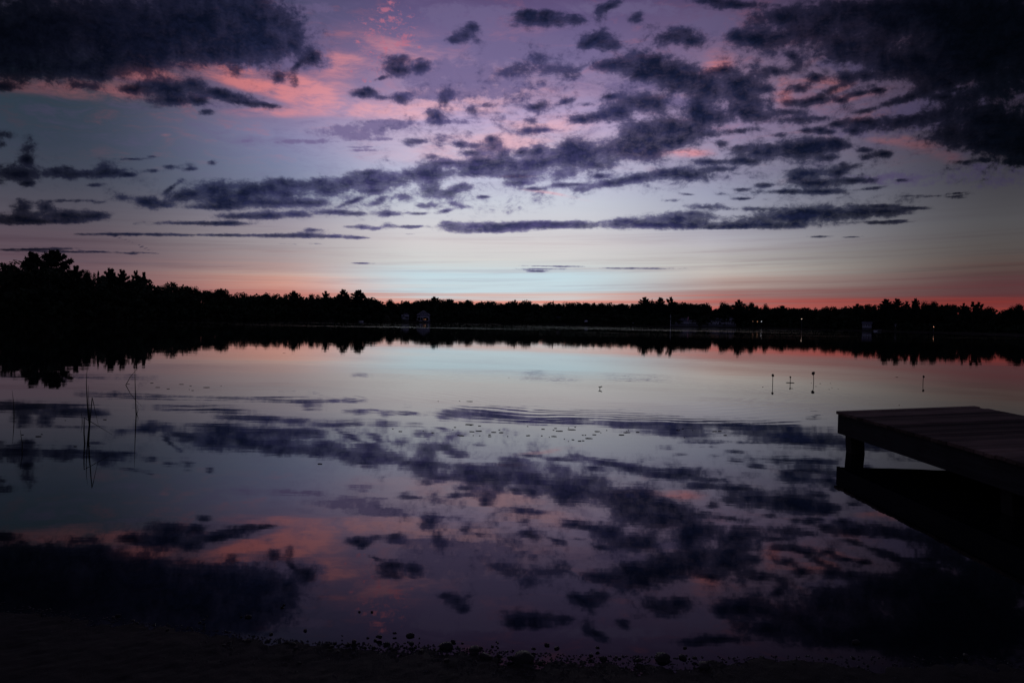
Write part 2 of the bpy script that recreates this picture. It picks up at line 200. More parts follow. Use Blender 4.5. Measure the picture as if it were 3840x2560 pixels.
TREES = [
    ('maple', -124.0, 181.9, 0.91, 13.0, 3.9, 'broad dark tree at the open end of the left shore beside the pine pair'),
    ('maple', -127.9, 191.9, 1.07, 13.7, 3.5, 'dark bushy tree just left of the tall pine pair on the left shore'),
    ('pine', -129.3, 201.3, 0.99, 16.3, 7.3, 'tall layered pine with rounded top, left of the tallest pine on the left shore'),
    ('pine', -130.8, 213.2, 0.91, 17.9, 9.6, 'tallest layered pine on the left shore, with broad uneven shelves of needles'),
    ('pine', -134.9, 230.9, 1.07, 14.8, 5.6, 'short layered pine at the foot of the tallest pine on the left shore'),
    ('maple', -134.5, 234.4, 0.99, 14.5, 4.7, 'bushy dark tree between the short pine and the thin spruce on the left shore'),
    ('maple', -136.9, 242.4, 1.15, 14.3, 3.9, 'dark rounded tree tight against the thin spruce on the left shore'),
    ('spruce', -134.5, 242.5, 0.91, 14.9, 2.7, 'thin open spruce standing alone above the left shore canopy'),
    ('pine', -136.0, 252.8, 0.99, 15.3, 6.0, 'ragged wide pine right of the thin spruce on the left shore'),
    ('pine', -136.5, 261.2, 0.99, 15.7, 5.3, 'compact pine between the ragged wide pine and the airy pine pair'),
    ('airy', -135.9, 269.5, 0.91, 15.9, 4.2, 'airy pine with see-through branches, left one of the airy pair'),
    ('airy', -136.3, 276.2, 0.91, 15.8, 4.3, 'airy pine with a fan-shaped crown, right one of the airy pair'),
    ('spruce', -136.5, 282.0, 0.91, 13.6, 3.3, 'small pointed conifer below the airy pine pair where the canopy steps down'),
    ('oak', -137.5, 292.9, 0.99, 12.5, 6.0, 'low rounded tree just right of the small pointed conifer on the left shore'),
    ('oak', -138.3, 301.3, 1.07, 14.3, 8.1, 'rounded tree with a knobbly top, first big dome right of the airy pines'),
    ('oak', -138.0, 311.4, 1.07, 13.2, 6.0, 'low dome-shaped tree on the far side of the knobbly-topped tree'),
    ('oak', -136.7, 320.6, 0.99, 13.4, 7.7, 'flat-topped round tree standing above the dip on the left shore'),
    ('maple', -136.5, 334.8, 1.07, 12.2, 6.7, 'low spreading tree between the flat-topped round tree and the broad dome'),
    ('oak', -134.3, 346.3, 0.99, 13.6, 10.4, 'broad dome tree on the left shore before the canopy levels off'),
    ('oak', -132.2, 367.5, 1.07, 13.0, 10.0, 'wide low dome tree right of the broad dome where the canopy levels off'),
    ('maple', -128.1, 384.6, 0.99, 13.0, 9.5, 'level-topped broadleaf tree on the shore left of the small pine and spruce'),
    ('oak', -126.2, 397.7, 1.07, 13.2, 7.3, 'rounded broadleaf tree next to the bump left of the small pine'),
    ('oak', -123.4, 405.1, 0.99, 13.8, 4.4, 'narrow bump-shaped broadleaf tree left of the small pine'),
    ('pine', -120.6, 411.6, 0.91, 14.9, 6.5, 'small layered pine next to a pointed spruce, above the bluish gabled house'),
    ('spruce', -118.9, 417.6, 0.91, 14.7, 3.5, 'pointed spruce next to the small layered pine, above the bluish gabled house'),
    ('maple', -115.7, 435.6, 1.07, 14.8, 7.9, 'broadleaf tree with a flat crown right of the pointed spruce'),
    ('pine', -110.9, 443.0, 0.91, 16.3, 5.3, 'short pine with a tufted top left of the two dark headland pines'),
    ('pine', -103.9, 458.8, 0.83, 17.7, 8.0, 'left one of two dark headland pines above the moored white boat'),
    ('pine', -97.7, 474.1, 0.83, 18.4, 11.9, 'right one of two dark headland pines, with a low branch reaching right'),
    ('oak', -91.3, 493.3, 0.99, 13.7, 9.4, 'low round tree at the foot of the right headland pine'),
    ('oak', -84.2, 506.0, 0.99, 14.5, 10.2, 'low round tree behind the small white house'),
    ('oak', -73.9, 525.4, 1.07, 14.0, 7.4, 'small round tree in the dip between the white house and the boathouse'),
    ('oak', -64.9, 536.9, 0.99, 15.5, 12.6, 'wide round tree rising directly behind the gabled boathouse'),
    ('pine', -57.4, 545.4, 0.91, 17.2, 7.0, 'short pine with an open top just right of the gabled boathouse'),
    ('oak', -48.8, 559.5, 0.99, 16.7, 13.8, 'round tree standing above the reddish shrub by the boathouse'),
    ('oak', -33.6, 578.8, 0.99, 16.6, 12.2, 'dome tree two crowns right of the boathouse pine'),
    ('feather', -16.6, 596.4, 0.91, 17.8, 16.0, 'feathery twig-topped tree in the middle of the far shore'),
    ('oak', -4.5, 613.4, 1.07, 16.9, 10.7, 'small dome tree just right of the feathery tree'),
    ('pine', 1.9, 614.0, 0.91, 17.9, 5.7, 'tiny layered pine touching the big dome in mid shore'),
    ('oak', 10.1, 614.2, 0.91, 18.8, 15.0, 'big dome tree in the middle of the far shore, above the pale lake house'),
    ('feather', 27.8, 616.1, 0.99, 17.6, 12.2, 'twiggy flat tree right of the big mid-shore dome'),
    ('spruce', 33.4, 613.9, 0.91, 18.5, 4.3, 'short pointed conifer between two twiggy trees in mid shore'),
    ('feather', 42.8, 615.6, 0.99, 18.6, 9.4, 'twiggy tree with a ball top, right of the short pointed conifer'),
    ('oak', 51.7, 615.1, 0.99, 17.7, 12.2, 'rounded tree above the white tent by the water'),
    ('maple', 62.6, 616.4, 1.07, 17.1, 10.8, 'low spreading tree right of the one above the white tent'),
    ('oak', 72.3, 613.6, 0.99, 18.0, 14.4, 'wide dome tree between the white tent and the lone lamp'),
    ('maple', 86.0, 614.2, 1.07, 16.7, 14.5, 'low wide tree just left of the lone lamp in mid shore'),
    ('oak', 98.7, 610.6, 0.99, 17.3, 13.7, 'rounded tree directly above the lone lamp in mid shore'),
    ('pine', 106.6, 605.4, 0.83, 21.3, 10.0, 'tall pine over the lone lamp, first of the cluster left of the clubhouse'),
    ('spruce', 112.7, 604.5, 0.83, 21.1, 4.7, 'slim conifer squeezed inside the pine cluster left of the clubhouse'),
    ('pine', 119.1, 603.0, 0.83, 21.5, 10.0, "middle pine of the cluster above the clubhouse's low hall"),
    ('airy', 126.9, 600.1, 0.83, 22.2, 7.9, "open-branched pine ending the cluster above the clubhouse's low hall"),
    ('oak', 135.9, 600.9, 0.99, 18.4, 10.8, 'rounded tree just right of the open-branched pine over the clubhouse'),
    ('oak', 145.5, 597.0, 0.99, 18.1, 15.8, "broad dome tree above the clubhouse's middle"),
    ('maple', 155.1, 595.0, 1.07, 16.1, 8.6, "low tree in the notch above the clubhouse's boxy upper room"),
    ('maple', 165.6, 585.9, 0.91, 19.6, 12.8, "large lumpy tree above the clubhouse's arched end"),
    ('pine', 175.2, 579.2, 0.83, 20.0, 7.8, "pine with a pointed tuft above the clubhouse's arched end"),
    ('maple', 183.1, 568.2, 0.91, 18.8, 9.7, 'upright leafy tree above the house with the lit window'),
    ('oak', 185.2, 550.7, 0.99, 17.3, 8.8, 'rounded tree just right of the tree over the lit window'),
    ('oak', 186.5, 522.8, 0.99, 14.5, 12.9, 'long low dome tree between the lit house and the pole lamp by the water'),
    ('oak', 189.1, 499.0, 0.99, 13.5, 9.3, 'low round tree above the pole lamp on the right shore'),
    ('feather', 190.4, 489.8, 0.99, 13.1, 4.3, 'small twiggy tree just past the pole lamp on the right shore'),
    ('oak', 192.1, 476.9, 0.99, 13.2, 6.0, 'small knob-shaped tree right of the pole lamp'),
    ('oak', 194.1, 456.3, 0.99, 13.6, 11.0, 'shallow dome tree midway between the pole lamp and the grey cottage'),
    ('pine', 195.1, 423.2, 0.91, 13.7, 5.4, 'small pine left of the broad pines, above the grey cottage'),
    ('maple', 195.3, 407.7, 0.91, 13.9, 8.4, 'bushy tree between the small pine and the broad dark pines'),
    ('pine', 194.1, 388.4, 0.83, 15.0, 7.6, 'left one of two broad dark pines with a gap between their tops'),
    ('pine', 193.6, 376.5, 0.83, 15.1, 6.9, 'right one of two broad dark pines, its top stepped like shelves'),
    ('airy', 193.2, 366.5, 0.83, 13.6, 3.9, 'thin airy pine in the gap right of the broad dark pines'),
    ('pine', 192.7, 357.7, 0.83, 14.6, 4.3, 'column-shaped pine standing just right of the thin airy one'),
    ('maple', 192.9, 349.4, 0.91, 13.8, 7.4, 'round-shouldered tree right of the column-shaped pine'),
    ('maple', 191.9, 338.2, 0.91, 13.3, 7.7, "flat-topped bushy tree at the end of the right shore's high canopy"),
    ('maple', 191.3, 326.5, 0.99, 11.8, 6.2, 'bushy tree stepping down from the high canopy on the right shore'),
    ('pine', 187.5, 310.7, 0.83, 11.3, 3.0, 'small tufted pine beside the two leaning airy pines'),
    ('airy', 185.2, 301.0, 0.75, 11.6, 4.1, 'leaning airy pine, left one of the pair on the right shore'),
    ('airy', 184.2, 295.5, 0.75, 11.5, 3.7, 'leaning airy pine, right one of the pair on the right shore'),
    ('oak', 185.0, 291.8, 0.91, 10.2, 5.2, 'round tree tucked against the leaning airy pines'),
    ('oak', 183.4, 280.7, 0.99, 8.4, 5.9, 'low dome tree in the dip near the open end of the right shore'),
    ('maple', 180.0, 269.1, 0.91, 9.8, 4.5, 'tall bushy tree beyond the dip at the end of the right shore'),
    ('maple', 177.9, 261.1, 0.91, 10.0, 5.9, 'broad bushy tree cut off at the end of the right shore'),
]
FLECKS = [(-1.4, 10.75, 0.25, 0.12, 5), (-0.82, 10.86, 0.35, 0.12, 9), (-0.45, 10.79, 0.2, 0.06, 9), (-0.54, 10.4, 0.12, 0.06, 8), (-0.31, 10.42, 0.15, 0.05, 6), (-0.76, 11.58, 0.4, 0.15, 7), (0.62, 11.23, 0.1, 0.05, 6), (0.84, 11.42, 0.25, 0.05, 8), (0.82, 11.01, 0.15, 0.12, 10), (0.93, 10.68, 0.15, 0.05, 6), (0.68, 10.38, 0.25, 0.1, 10), (0.94, 10.23, 0.25, 0.15, 12), (1.41, 10.69, 0.12, 0.05, 6), (1.56, 10.92, 0.3, 0.08, 8), (1.35, 11.35, 0.5, 0.15, 6), (2.35, 11.32, 0.5, 0.3, 14), (-1.1, 14.87, 0.45, 0.1, 8), (-0.93, 10.42, 0.4, 0.12, 8), (0.44, 10.44, 0.2, 0.08, 4), (1.86, 11.03, 0.5, 0.3, 5), (-7.49, 17.24, 1.2, 0.35, 14), (-7.49, 16.45, 0.8, 0.2, 8), (-6.87, 17.98, 1, 0.4, 4), (8.27, 20.06, 0.6, 0.2, 6), (8.3, 21.36, 1.0, 0.2, 8), (7.85, 19.33, 0.5, 0.1, 7), (12.71, 24.59, 0.15, 0.03, 3), (6.66, 19.47, 0.6, 0.2, 4), (1.01, 21.49, 0.6, 0.2, 3), (-6.82, 34.82, 1.5, 0.8, 4), (-6.15, 9.85, 0.35, 0.1, 9), (-6.32, 11.27, 0.15, 0.06, 5), (-5.23, 9.01, 0.25, 0.08, 6), (-1.22, 4.11, 0.03, 0.02, 2), (-1.25, 4.09, 0.01, 0.01, 1), (-0.77, 4.05, 0.06, 0.02, 6), (-1.39, 3.96, 0.04, 0.02, 3), (-2.34, 8.3, 0.3, 0.2, 4), (2.38, 10.75, 0.8, 0.3, 6), (8.38, 15.65, 0.4, 0.2, 4)]
SOLO_STONES = [
    ('largest dark stone breaking the water just off the pebble belt', -0.299, 3.627, 0.042, 0, 0.3),
    ('flat dark stone awash right of the largest stone', -0.158, 3.591, 0.04, 1, 1.2),
    ('wide dark rock at the meeting of pebbles and sand', 0.078, 3.5, 0.07, 2, 0.1),
    ('pale-edged slanting stone alone in the open shallows', 0.199, 3.669, 0.02, 3, 2.4),
    ('small round stone beside the pale-edged slanting stone', 0.246, 3.632, 0.018, 4, 0.9),
    ('lone rounded stone off the waterline below the dock', 1.778, 3.761, 0.026, 5, 0.2),
    ('long low stone lying like a curved stick on the waterline', 0.746, 3.537, 0.05, 2, 0.5),
    ('dark stone sitting right of the long low stone', 0.849, 3.553, 0.028, 1, 1.9),
    ('small pointed stone just off the waterline in front of the long low stone', 0.884, 3.662, 0.014, 3, 0.4),
    ('half-drowned stone far out in the dark shallows', -1.385, 3.953, 0.022, 4, 0.2),
    ('tiny stone farthest out in the dark shallows', -1.244, 4.087, 0.013, 5, 0.7),
    ('slim wet stone lying farther out than the pebble belt', -0.49, 3.749, 0.026, 1, 0.1),
    ('knobbly stone against the sand left of the wide dark rock', -0.1, 3.516, 0.04, 5, 2.2),
    ('low broad stone half buried in the sand below the long low stone', 0.923, 3.454, 0.045, 0, 1.1),
]

random.seed(7)
RNG = np.random.default_rng(7)


# ------------------------------------------------------------------ sky: the shell of clouds, 9 km out
def banks(table):
    return np.array([[float(v) for v in row.split()] for row in table.split(';')])


def cover(table, u, v, soft=0.35, edge=1.3, thick=0.0):
    """density of a bank list at direction tangents u, v: a smooth union of ellipses"""
    keep = np.ones_like(u)
    for cu, cv, ru, rv, tilt, s in banks(table):
        cu, cv, ru, rv = cu * 1e-4, cv * 1e-4, ru * 1e-4, rv * 1e-4
        c, n = math.cos(R(tilt)), math.sin(R(tilt))
        near = (np.abs(u - cu) < 1.5 * (ru + rv)) & (np.abs(v - cv) < 1.5 * (ru + rv))
        if not near.any():
            continue
        a, b = u[near] - cu, v[near] - cv
        p, q = (a * c + b * n) / ru, (-a * n + b * c) / rv
        t = np.clip((np.sqrt(p * p + q * q) - soft) / (edge - soft), 0, 1)
        keep[near] *= 1 - min(s, 1.0) * (1 - t * t * (3 - 2 * t))
    if thick:
        return 1 - keep + thick * np.minimum(-np.log(np.maximum(keep, 1e-3)), 4.0)
    return 1 - keep


def build_sky():
    azs = np.concatenate([np.arange(-180, -46, 4.0), np.arange(-46, 46.01, 0.2), np.arange(50, 180.1, 4.0)])
    els = np.concatenate([np.arange(-2, 0, 0.5), np.arange(0, 27, 0.1), np.arange(27, 36, 0.5), np.arange(36, 90.1, 4.5)])
    A, E = np.meshgrid(np.radians(azs), np.radians(els))
    X, Y, Z = np.sin(A) * np.cos(E), np.cos(A) * np.cos(E), np.sin(E)
    n, m = A.shape
    front = Y > 0.25
    u = np.where(front, X / np.maximum(Y, 0.25), 9.0)
    v = np.where(front, Z / np.maximum(Y, 0.25), 9.0)
    dark = cover(DARK_BANKS, u, v, 0.0, 1.5, 0.09)
    veil = cover(VEIL_BANKS, u, v, 0.1, 1.5)
    rose = cover(ROSE_BANKS, u, v, 0.0, 1.6)
    puff = cover(PUFF_BANKS, u, v, 0.1, 1.4)
    # beyond the field of the picture the same broken deck goes on
    out = np.clip((np.degrees(np.abs(A)) - 36) / 6, 0, 1) + np.clip((np.degrees(E) - 24.5) / 4, 0, 1)
    out = np.clip(out, 0, 1) * np.clip(np.degrees(E) / 8, 0, 1)
    deck = 0.55 + 0.2 * np.sin(5 * A + 1.3) * np.cos(6 * E)
    dark = dark * (1 - out) + deck * out
    # texture space: features flatten towards the horizon
    az_t = np.where(front, u, A)
    ev = np.tan(np.minimum(E, 1.2))
    cy = 1.25 * ev + 2.2 * 0.10 * (1 - np.exp(-np.maximum(ev, 0) / 0.10))
    az_t = np.where(np.abs(A) < R(50), np.tan(np.clip(A, -0.9, 0.9)), np.sign(A) * (math.tan(R(50)) + (np.abs(A) - R(50)) * 2))
    rad = 9000.0
    co = np.stack([X * rad, Y * rad, Z * rad], -1).reshape(-1, 3)
    idx = np.arange(n * m).reshape(n, m)
    quads = np.stack([idx[:-1, :-1], idx[1:, :-1], idx[1:, 1:], idx[:-1, 1:]], -1).reshape(-1, 4)
    me = bpy.data.meshes.new("sky")
    me.vertices.add(len(co))
    me.vertices.foreach_set('co', co.ravel().astype(np.float32))
    me.loops.add(quads.size)
    me.loops.foreach_set('vertex_index', quads.ravel().astype(np.int32))
    me.polygons.add(len(quads))
    me.polygons.foreach_set('loop_start', np.arange(0, quads.size, 4, dtype=np.int32))
    me.polygons.foreach_set('loop_total', np.full(len(quads), 4, dtype=np.int32))
    me.update(calc_edges=True)
    for name, arr in (('dark_cover', dark), ('veil_cover', veil), ('rose_cover', rose), ('puff_cover', puff)):
        a = me.attributes.new(name, 'FLOAT', 'POINT')
        a.data.foreach_set('value', arr.ravel().astype(np.float32))
    a = me.attributes.new('cloud_space', 'FLOAT_VECTOR', 'POINT')
    a.data.foreach_set('vector', np.stack([az_t, cy, np.zeros_like(cy)], -1).ravel().astype(np.float32))
    o = bpy.data.objects.new("sky", me)
    COL.objects.link(o)
    o['kind'] = 'structure'

    m_ = bpy.data.materials.new("cloud_deck")
    m_.use_nodes = True
    m_.cycles.emission_sampling = 'NONE'
    nt = m_.node_tree
    nt.nodes.clear()
    N = Nodes(nt)

    def attr(nm, what='Fac'):
        return N.new('ShaderNodeAttribute', attribute_name=nm).outputs[what]
    p = attr('cloud_space', 'Vector')
    warp = N.new('ShaderNodeTexNoise')
    nt.links.new(p, warp.inputs['Vector'])
    warp.inputs['Scale'].default_value = 22
    warp.inputs['Detail'].default_value = 3
    wv = N.vmath('SCALE', N.vmath('SUBTRACT', warp.outputs['Color'], (0.5, 0.5, 0.5)), 0.018)
    q = N.vmath('ADD', p, wv)
    n3 = N.noise(N.vmath('ADD', q, (5, 2, 1)), 13, 4, 0.5)
    n1 = N.noise(q, 30, 8, 0.62)
    n2 = N.noise(q, 90, 6, 0.62)
    ragged = N.math('ADD', N.math('MULTIPLY', N.math('SUBTRACT', n1, 0.5), 1.9), N.math('MULTIPLY', N.math('SUBTRACT', n2, 0.5), 1.2))
    cov = attr('dark_cover')
    n0 = N.noise(N.vmath('ADD', q, (3, 7, 2)), 7.5, 3, 0.5)
    holes = N.math('ADD', N.math('MULTIPLY', N.math('SUBTRACT', n3, 0.5), 0.7), N.math('MULTIPLY', N.math('SUBTRACT', n0, 0.5), 0.9))
    d = N.math('ADD', cov, N.math('MULTIPLY', N.math('ADD', ragged, holes), N.smooth(cov, 0.0, 0.16)))
    n4 = N.noise(q, 210, 4, 0.62)
    d = N.math('ADD', d, N.math('MULTIPLY', N.math('MULTIPLY', N.math('SUBTRACT', n4, 0.5), 0.5), N.smooth(cov, 0.0, 0.16)))
    a_dark = N.math('ADD', N.math('MULTIPLY', N.smooth(d, 0.06, 0.55), 0.26), N.math('ADD', N.math('MULTIPLY', N.smooth(d, 0.30, 0.90), 0.60), N.math('MULTIPLY', N.smooth(d, 0.75, 1.55), 0.14)))
    # direction towards first light: the banks round it are thinner and paler
    geo = N.new('ShaderNodeNewGeometry')
    dirn = N.vmath('NORMALIZE', geo.outputs['Position'])
    s = Vector((math.sin(R(SUN_AZ)) * math.cos(R(3)), math.cos(R(SUN_AZ)) * math.cos(R(3)), math.sin(R(3))))
    cosv = N.vmath('DOT_PRODUCT', dirn, tuple(s))
    ang = N.math('MULTIPLY', N.math('ARCCOSINE', N.math('MINIMUM', cosv, 0.99999)), 180 / math.pi)
    tone = N.ramp(N.math('DIVIDE', ang, 180.0), [(0.0, lin((88, 82, 118))), (8 / 180, lin((72, 68, 104))), (14 / 180, lin((52, 52, 84))),
        (19 / 180, lin((33, 37, 62))), (24 / 180, lin((24, 29, 50))), (28 / 180, lin((18, 21, 37))), (32 / 180, lin((12, 14, 25))), (36 / 180, lin((4, 7, 13))), (41 / 180, lin((2, 4, 8))), (60 / 180, lin((6, 8, 14))), (85 / 180, lin((34, 34, 50))), (1.0, lin((60, 60, 84)))])  # out-of-view end brightened to light the shore facing the camera
    # light creeps in from the horizon: the side of every billow that faces down is paler, its top and heart darker
    low = N.vmath('ADD', q, (0.0, -0.0065, 0.0))
    relief = N.math('ADD', N.math('MULTIPLY', N.math('SUBTRACT', n1, N.noise(low, 30, 8, 0.62)), 2.2), N.math('MULTIPLY', N.math('SUBTRACT', n2, N.noise(low, 90, 6, 0.62)), 0.9))
    body = N.smooth(d, 0.5, 1.5)
    light = N.math('ADD', N.math('ADD', 0.5, relief), N.math('MULTIPLY', N.math('SUBTRACT', 0.5, body), 0.7))
    light = N.math('ADD', light, N.math('MULTIPLY', N.math('SUBTRACT', n3, 0.5), 0.9))
    lump = N.smooth(light, 0.0, 1.0, 0.0, 1.0, 'LINEAR')
    thick = N.math('MULTIPLY', N.math('MULTIPLY', N.smooth(ang, 25.0, 38.0), 0.8), N.smooth(d, 0.35, 0.85))
    a_dark = N.math('ADD', a_dark, N.math('MULTIPLY', N.math('SUBTRACT', 1.0, a_dark), thick))
    tone_d = N.mix(lump, N.mix(1.0, tone, (0.42, 0.51, 0.62, 1), 'MULTIPLY'), N.mix(1.0, tone, (1.52, 1.44, 1.66, 1), 'MULTIPLY'))
    fade = N.smooth(ang, 44.0, 12.0, 0.06, 1.0)
    # veils of altocumulus
    nv = N.noise(q, 56, 7, 0.66)
    cv = attr('veil_cover')
    dv = N.math('ADD', cv, N.math('MULTIPLY', N.math('MULTIPLY', N.math('SUBTRACT', nv, 0.5), 2.6), N.smooth(cv, 0.0, 0.3)))
    a_veil = N.math('MULTIPLY', N.smooth(dv, 0.2, 0.95), 0.88)
    c_veil = N.mix(1.0, N.mix(fade, lin((60, 56, 80)) + (1,), lin((116, 104, 146)) + (1,)), N.mix(fade, (0.5, 0.5, 0.5, 1), (1, 1, 1, 1)), 'MULTIPLY')
    # sheets lit from below
    stretch = N.new('ShaderNodeMapping')
    nt.links.new(q, stretch.inputs[0])
    stretch.inputs['Rotation'].default_value = (0, 0, R(10))
    stretch.inputs['Scale'].default_value = (0.5, 1.5, 1.0)
    nr = N.noise(stretch.outputs[0], 26, 7, 0.64)
    dr = N.math('MULTIPLY', attr('rose_cover'), N.smooth(nr, 0.3, 0.68, 0.25, 1.2))
    a_rose = N.math('MULTIPLY', N.smooth(dr, 0.02, 1.0), 0.86)
    c_rose = N.ramp(N.math('DIVIDE', ang, 60.0), [(0.0, lin((232, 190, 196))), (13 / 60, lin((226, 176, 190))), (17 / 60, lin((222, 150, 160))), (21 / 60, lin((216, 128, 130))),
        (26 / 60, lin((176, 106, 110))), (31 / 60, lin((118, 78, 86))), (36 / 60, lin((76, 48, 58))), (42 / 60, lin((40, 26, 34))), (1.0, lin((14, 10, 16)))])
    np_ = N.noise(q, 150, 6, 0.65)
    cp = attr('puff_cover')
    dp = N.math('ADD', cp, N.math('MULTIPLY', N.math('MULTIPLY', N.math('SUBTRACT', np_, 0.5), 3.4), N.smooth(cp, 0.0, 0.3)))
    a_puff = N.math('MULTIPLY', N.smooth(dp, 0.35, 1.25), 0.7)

    # faint high wisps everywhere above the low bands
    wisp = N.new('ShaderNodeMapping')
    nt.links.new(q, wisp.inputs[0])
    wisp.inputs['Rotation'].default_value = (0, 0, R(-14))
    wisp.inputs['Scale'].default_value = (0.55, 1.6, 1.0)
    nw = N.noise(wisp.outputs[0], 20, 9, 0.68, 0.5)
    sp_ = N.new('ShaderNodeSeparateXYZ')
    nt.links.new(p, sp_.inputs[0])
    high = N.smooth(sp_.outputs[1], 0.34, 0.52)
    a_wisp = N.math('MULTIPLY', N.math('MULTIPLY', N.smooth(nw, 0.46, 0.72), 0.55), high)
    a_blush = N.math('MULTIPLY', N.math('MULTIPLY', N.smooth(nw, 0.50, 0.28), 0.32), high)

    def em(c):
        e = N.new('ShaderNodeEmission')
        N.put(e.inputs[0], c)
        return e.outputs[0]

    def mixs(f, a, b):
        x = N.new('ShaderNodeMixShader')
        N.put(x.inputs[0], f)
        nt.links.new(a, x.inputs[1])
        nt.links.new(b, x.inputs[2])
        return x.outputs[0]
    tr = N.new('ShaderNodeBsdfTransparent').outputs[0]
    sh = mixs(a_wisp, tr, em(N.mix(1.0, c_veil, (1.02, 0.98, 1.0, 1), 'MULTIPLY')))
    sh = mixs(a_blush, sh, em(N.mix(1.0, c_rose, (0.62, 0.6, 0.72, 1), 'MULTIPLY')))
    sh = mixs(a_rose, sh, em(c_rose))
    sh = mixs(a_puff, sh, em(lin((186, 110, 132)) + (1,)))
    sh = mixs(a_veil, sh, em(c_veil))
    sh = mixs(a_dark, sh, em(tone_d))
    out_ = N.new('ShaderNodeOutputMaterial')
    nt.links.new(sh, out_.inputs[0])
    me.materials.append(m_)


build_sky()


# ------------------------------------------------------------------ materials
def material(name, rgb, rough=0.8, bump=0.0, scale=4.0, vary=0.25, spec=0.3, coord='Object'):
    m = bpy.data.materials.new(name)
    m.use_nodes = True
    nt = m.node_tree
    b = nt.nodes['Principled BSDF']
    N = Nodes(nt)
    t = N.new('ShaderNodeTexCoord').outputs[coord]
    n = N.noise(t, scale, 5, 0.6)
    f = N.smooth(n, 0.3, 0.7)
    c = N.mix(f, tuple(x * (1 - vary) for x in rgb) + (1,), tuple(min(1, x * (1 + vary)) for x in rgb) + (1,))
    nt.links.new(c, b.inputs['Base Color'])
    b.inputs['Roughness'].default_value = rough
    b.inputs['Specular IOR Level'].default_value = spec
    if bump:
        bp = N.new('ShaderNodeBump')
        bp.inputs['Strength'].default_value = 1.0
        bp.inputs['Distance'].default_value = bump
        nt.links.new(n, bp.inputs['Height'])
        nt.links.new(bp.outputs[0], b.inputs['Normal'])
    return m


def light_material(name, rgb, power):
    m = bpy.data.materials.new(name)
    m.use_nodes = True
    b = m.node_tree.nodes['Principled BSDF']
    b.inputs['Base Color'].default_value = (0.3, 0.3, 0.3, 1)
    b.inputs['Emission Color'].default_value = (*rgb, 1)
    b.inputs['Emission Strength'].default_value = power
    return m


def wood_material(name, rgb, axis=0, each=0.0):
    m = bpy.data.materials.new(name)
    m.use_nodes = True
    nt = m.node_tree
    b = nt.nodes['Principled BSDF']
    N = Nodes(nt)
    t = N.new('ShaderNodeTexCoord').outputs['Object']
    mp = N.new('ShaderNodeMapping')
    nt.links.new(t, mp.inputs[0])
    sc = [28.0, 28.0, 28.0]
    sc[axis] = 1.6
    mp.inputs['Scale'].default_value = sc
    g = N.noise(mp.outputs[0], 1.0, 6, 0.65, 0.6)
    blot = N.noise(t, 2.2, 4, 0.6)
    f = N.smooth(N.math('ADD', N.math('MULTIPLY', g, 0.65), N.math('MULTIPLY', blot, 0.35)), 0.32, 0.68)
    c = N.mix(f, tuple(x * 0.55 for x in rgb) + (1,), tuple(x * 1.35 for x in rgb) + (1,))
    if each:      # every board has weathered to its own tone
        rnd = N.new('ShaderNodeObjectInfo').outputs['Random']
        k = N.smooth(rnd, 0.0, 1.0, 1 - each, 1 + each * 0.6, 'LINEAR')
        c = N.vmath('SCALE', c, k)
    nt.links.new(c, b.inputs['Base Color'])
    b.inputs['Roughness'].default_value = 0.85
    b.inputs['Specular IOR Level'].default_value = 0.2
    bp = N.new('ShaderNodeBump')
    bp.inputs['Distance'].default_value = 0.004
    nt.links.new(g, bp.inputs['Height'])
    nt.links.new(bp.outputs[0], b.inputs['Normal'])
    return m


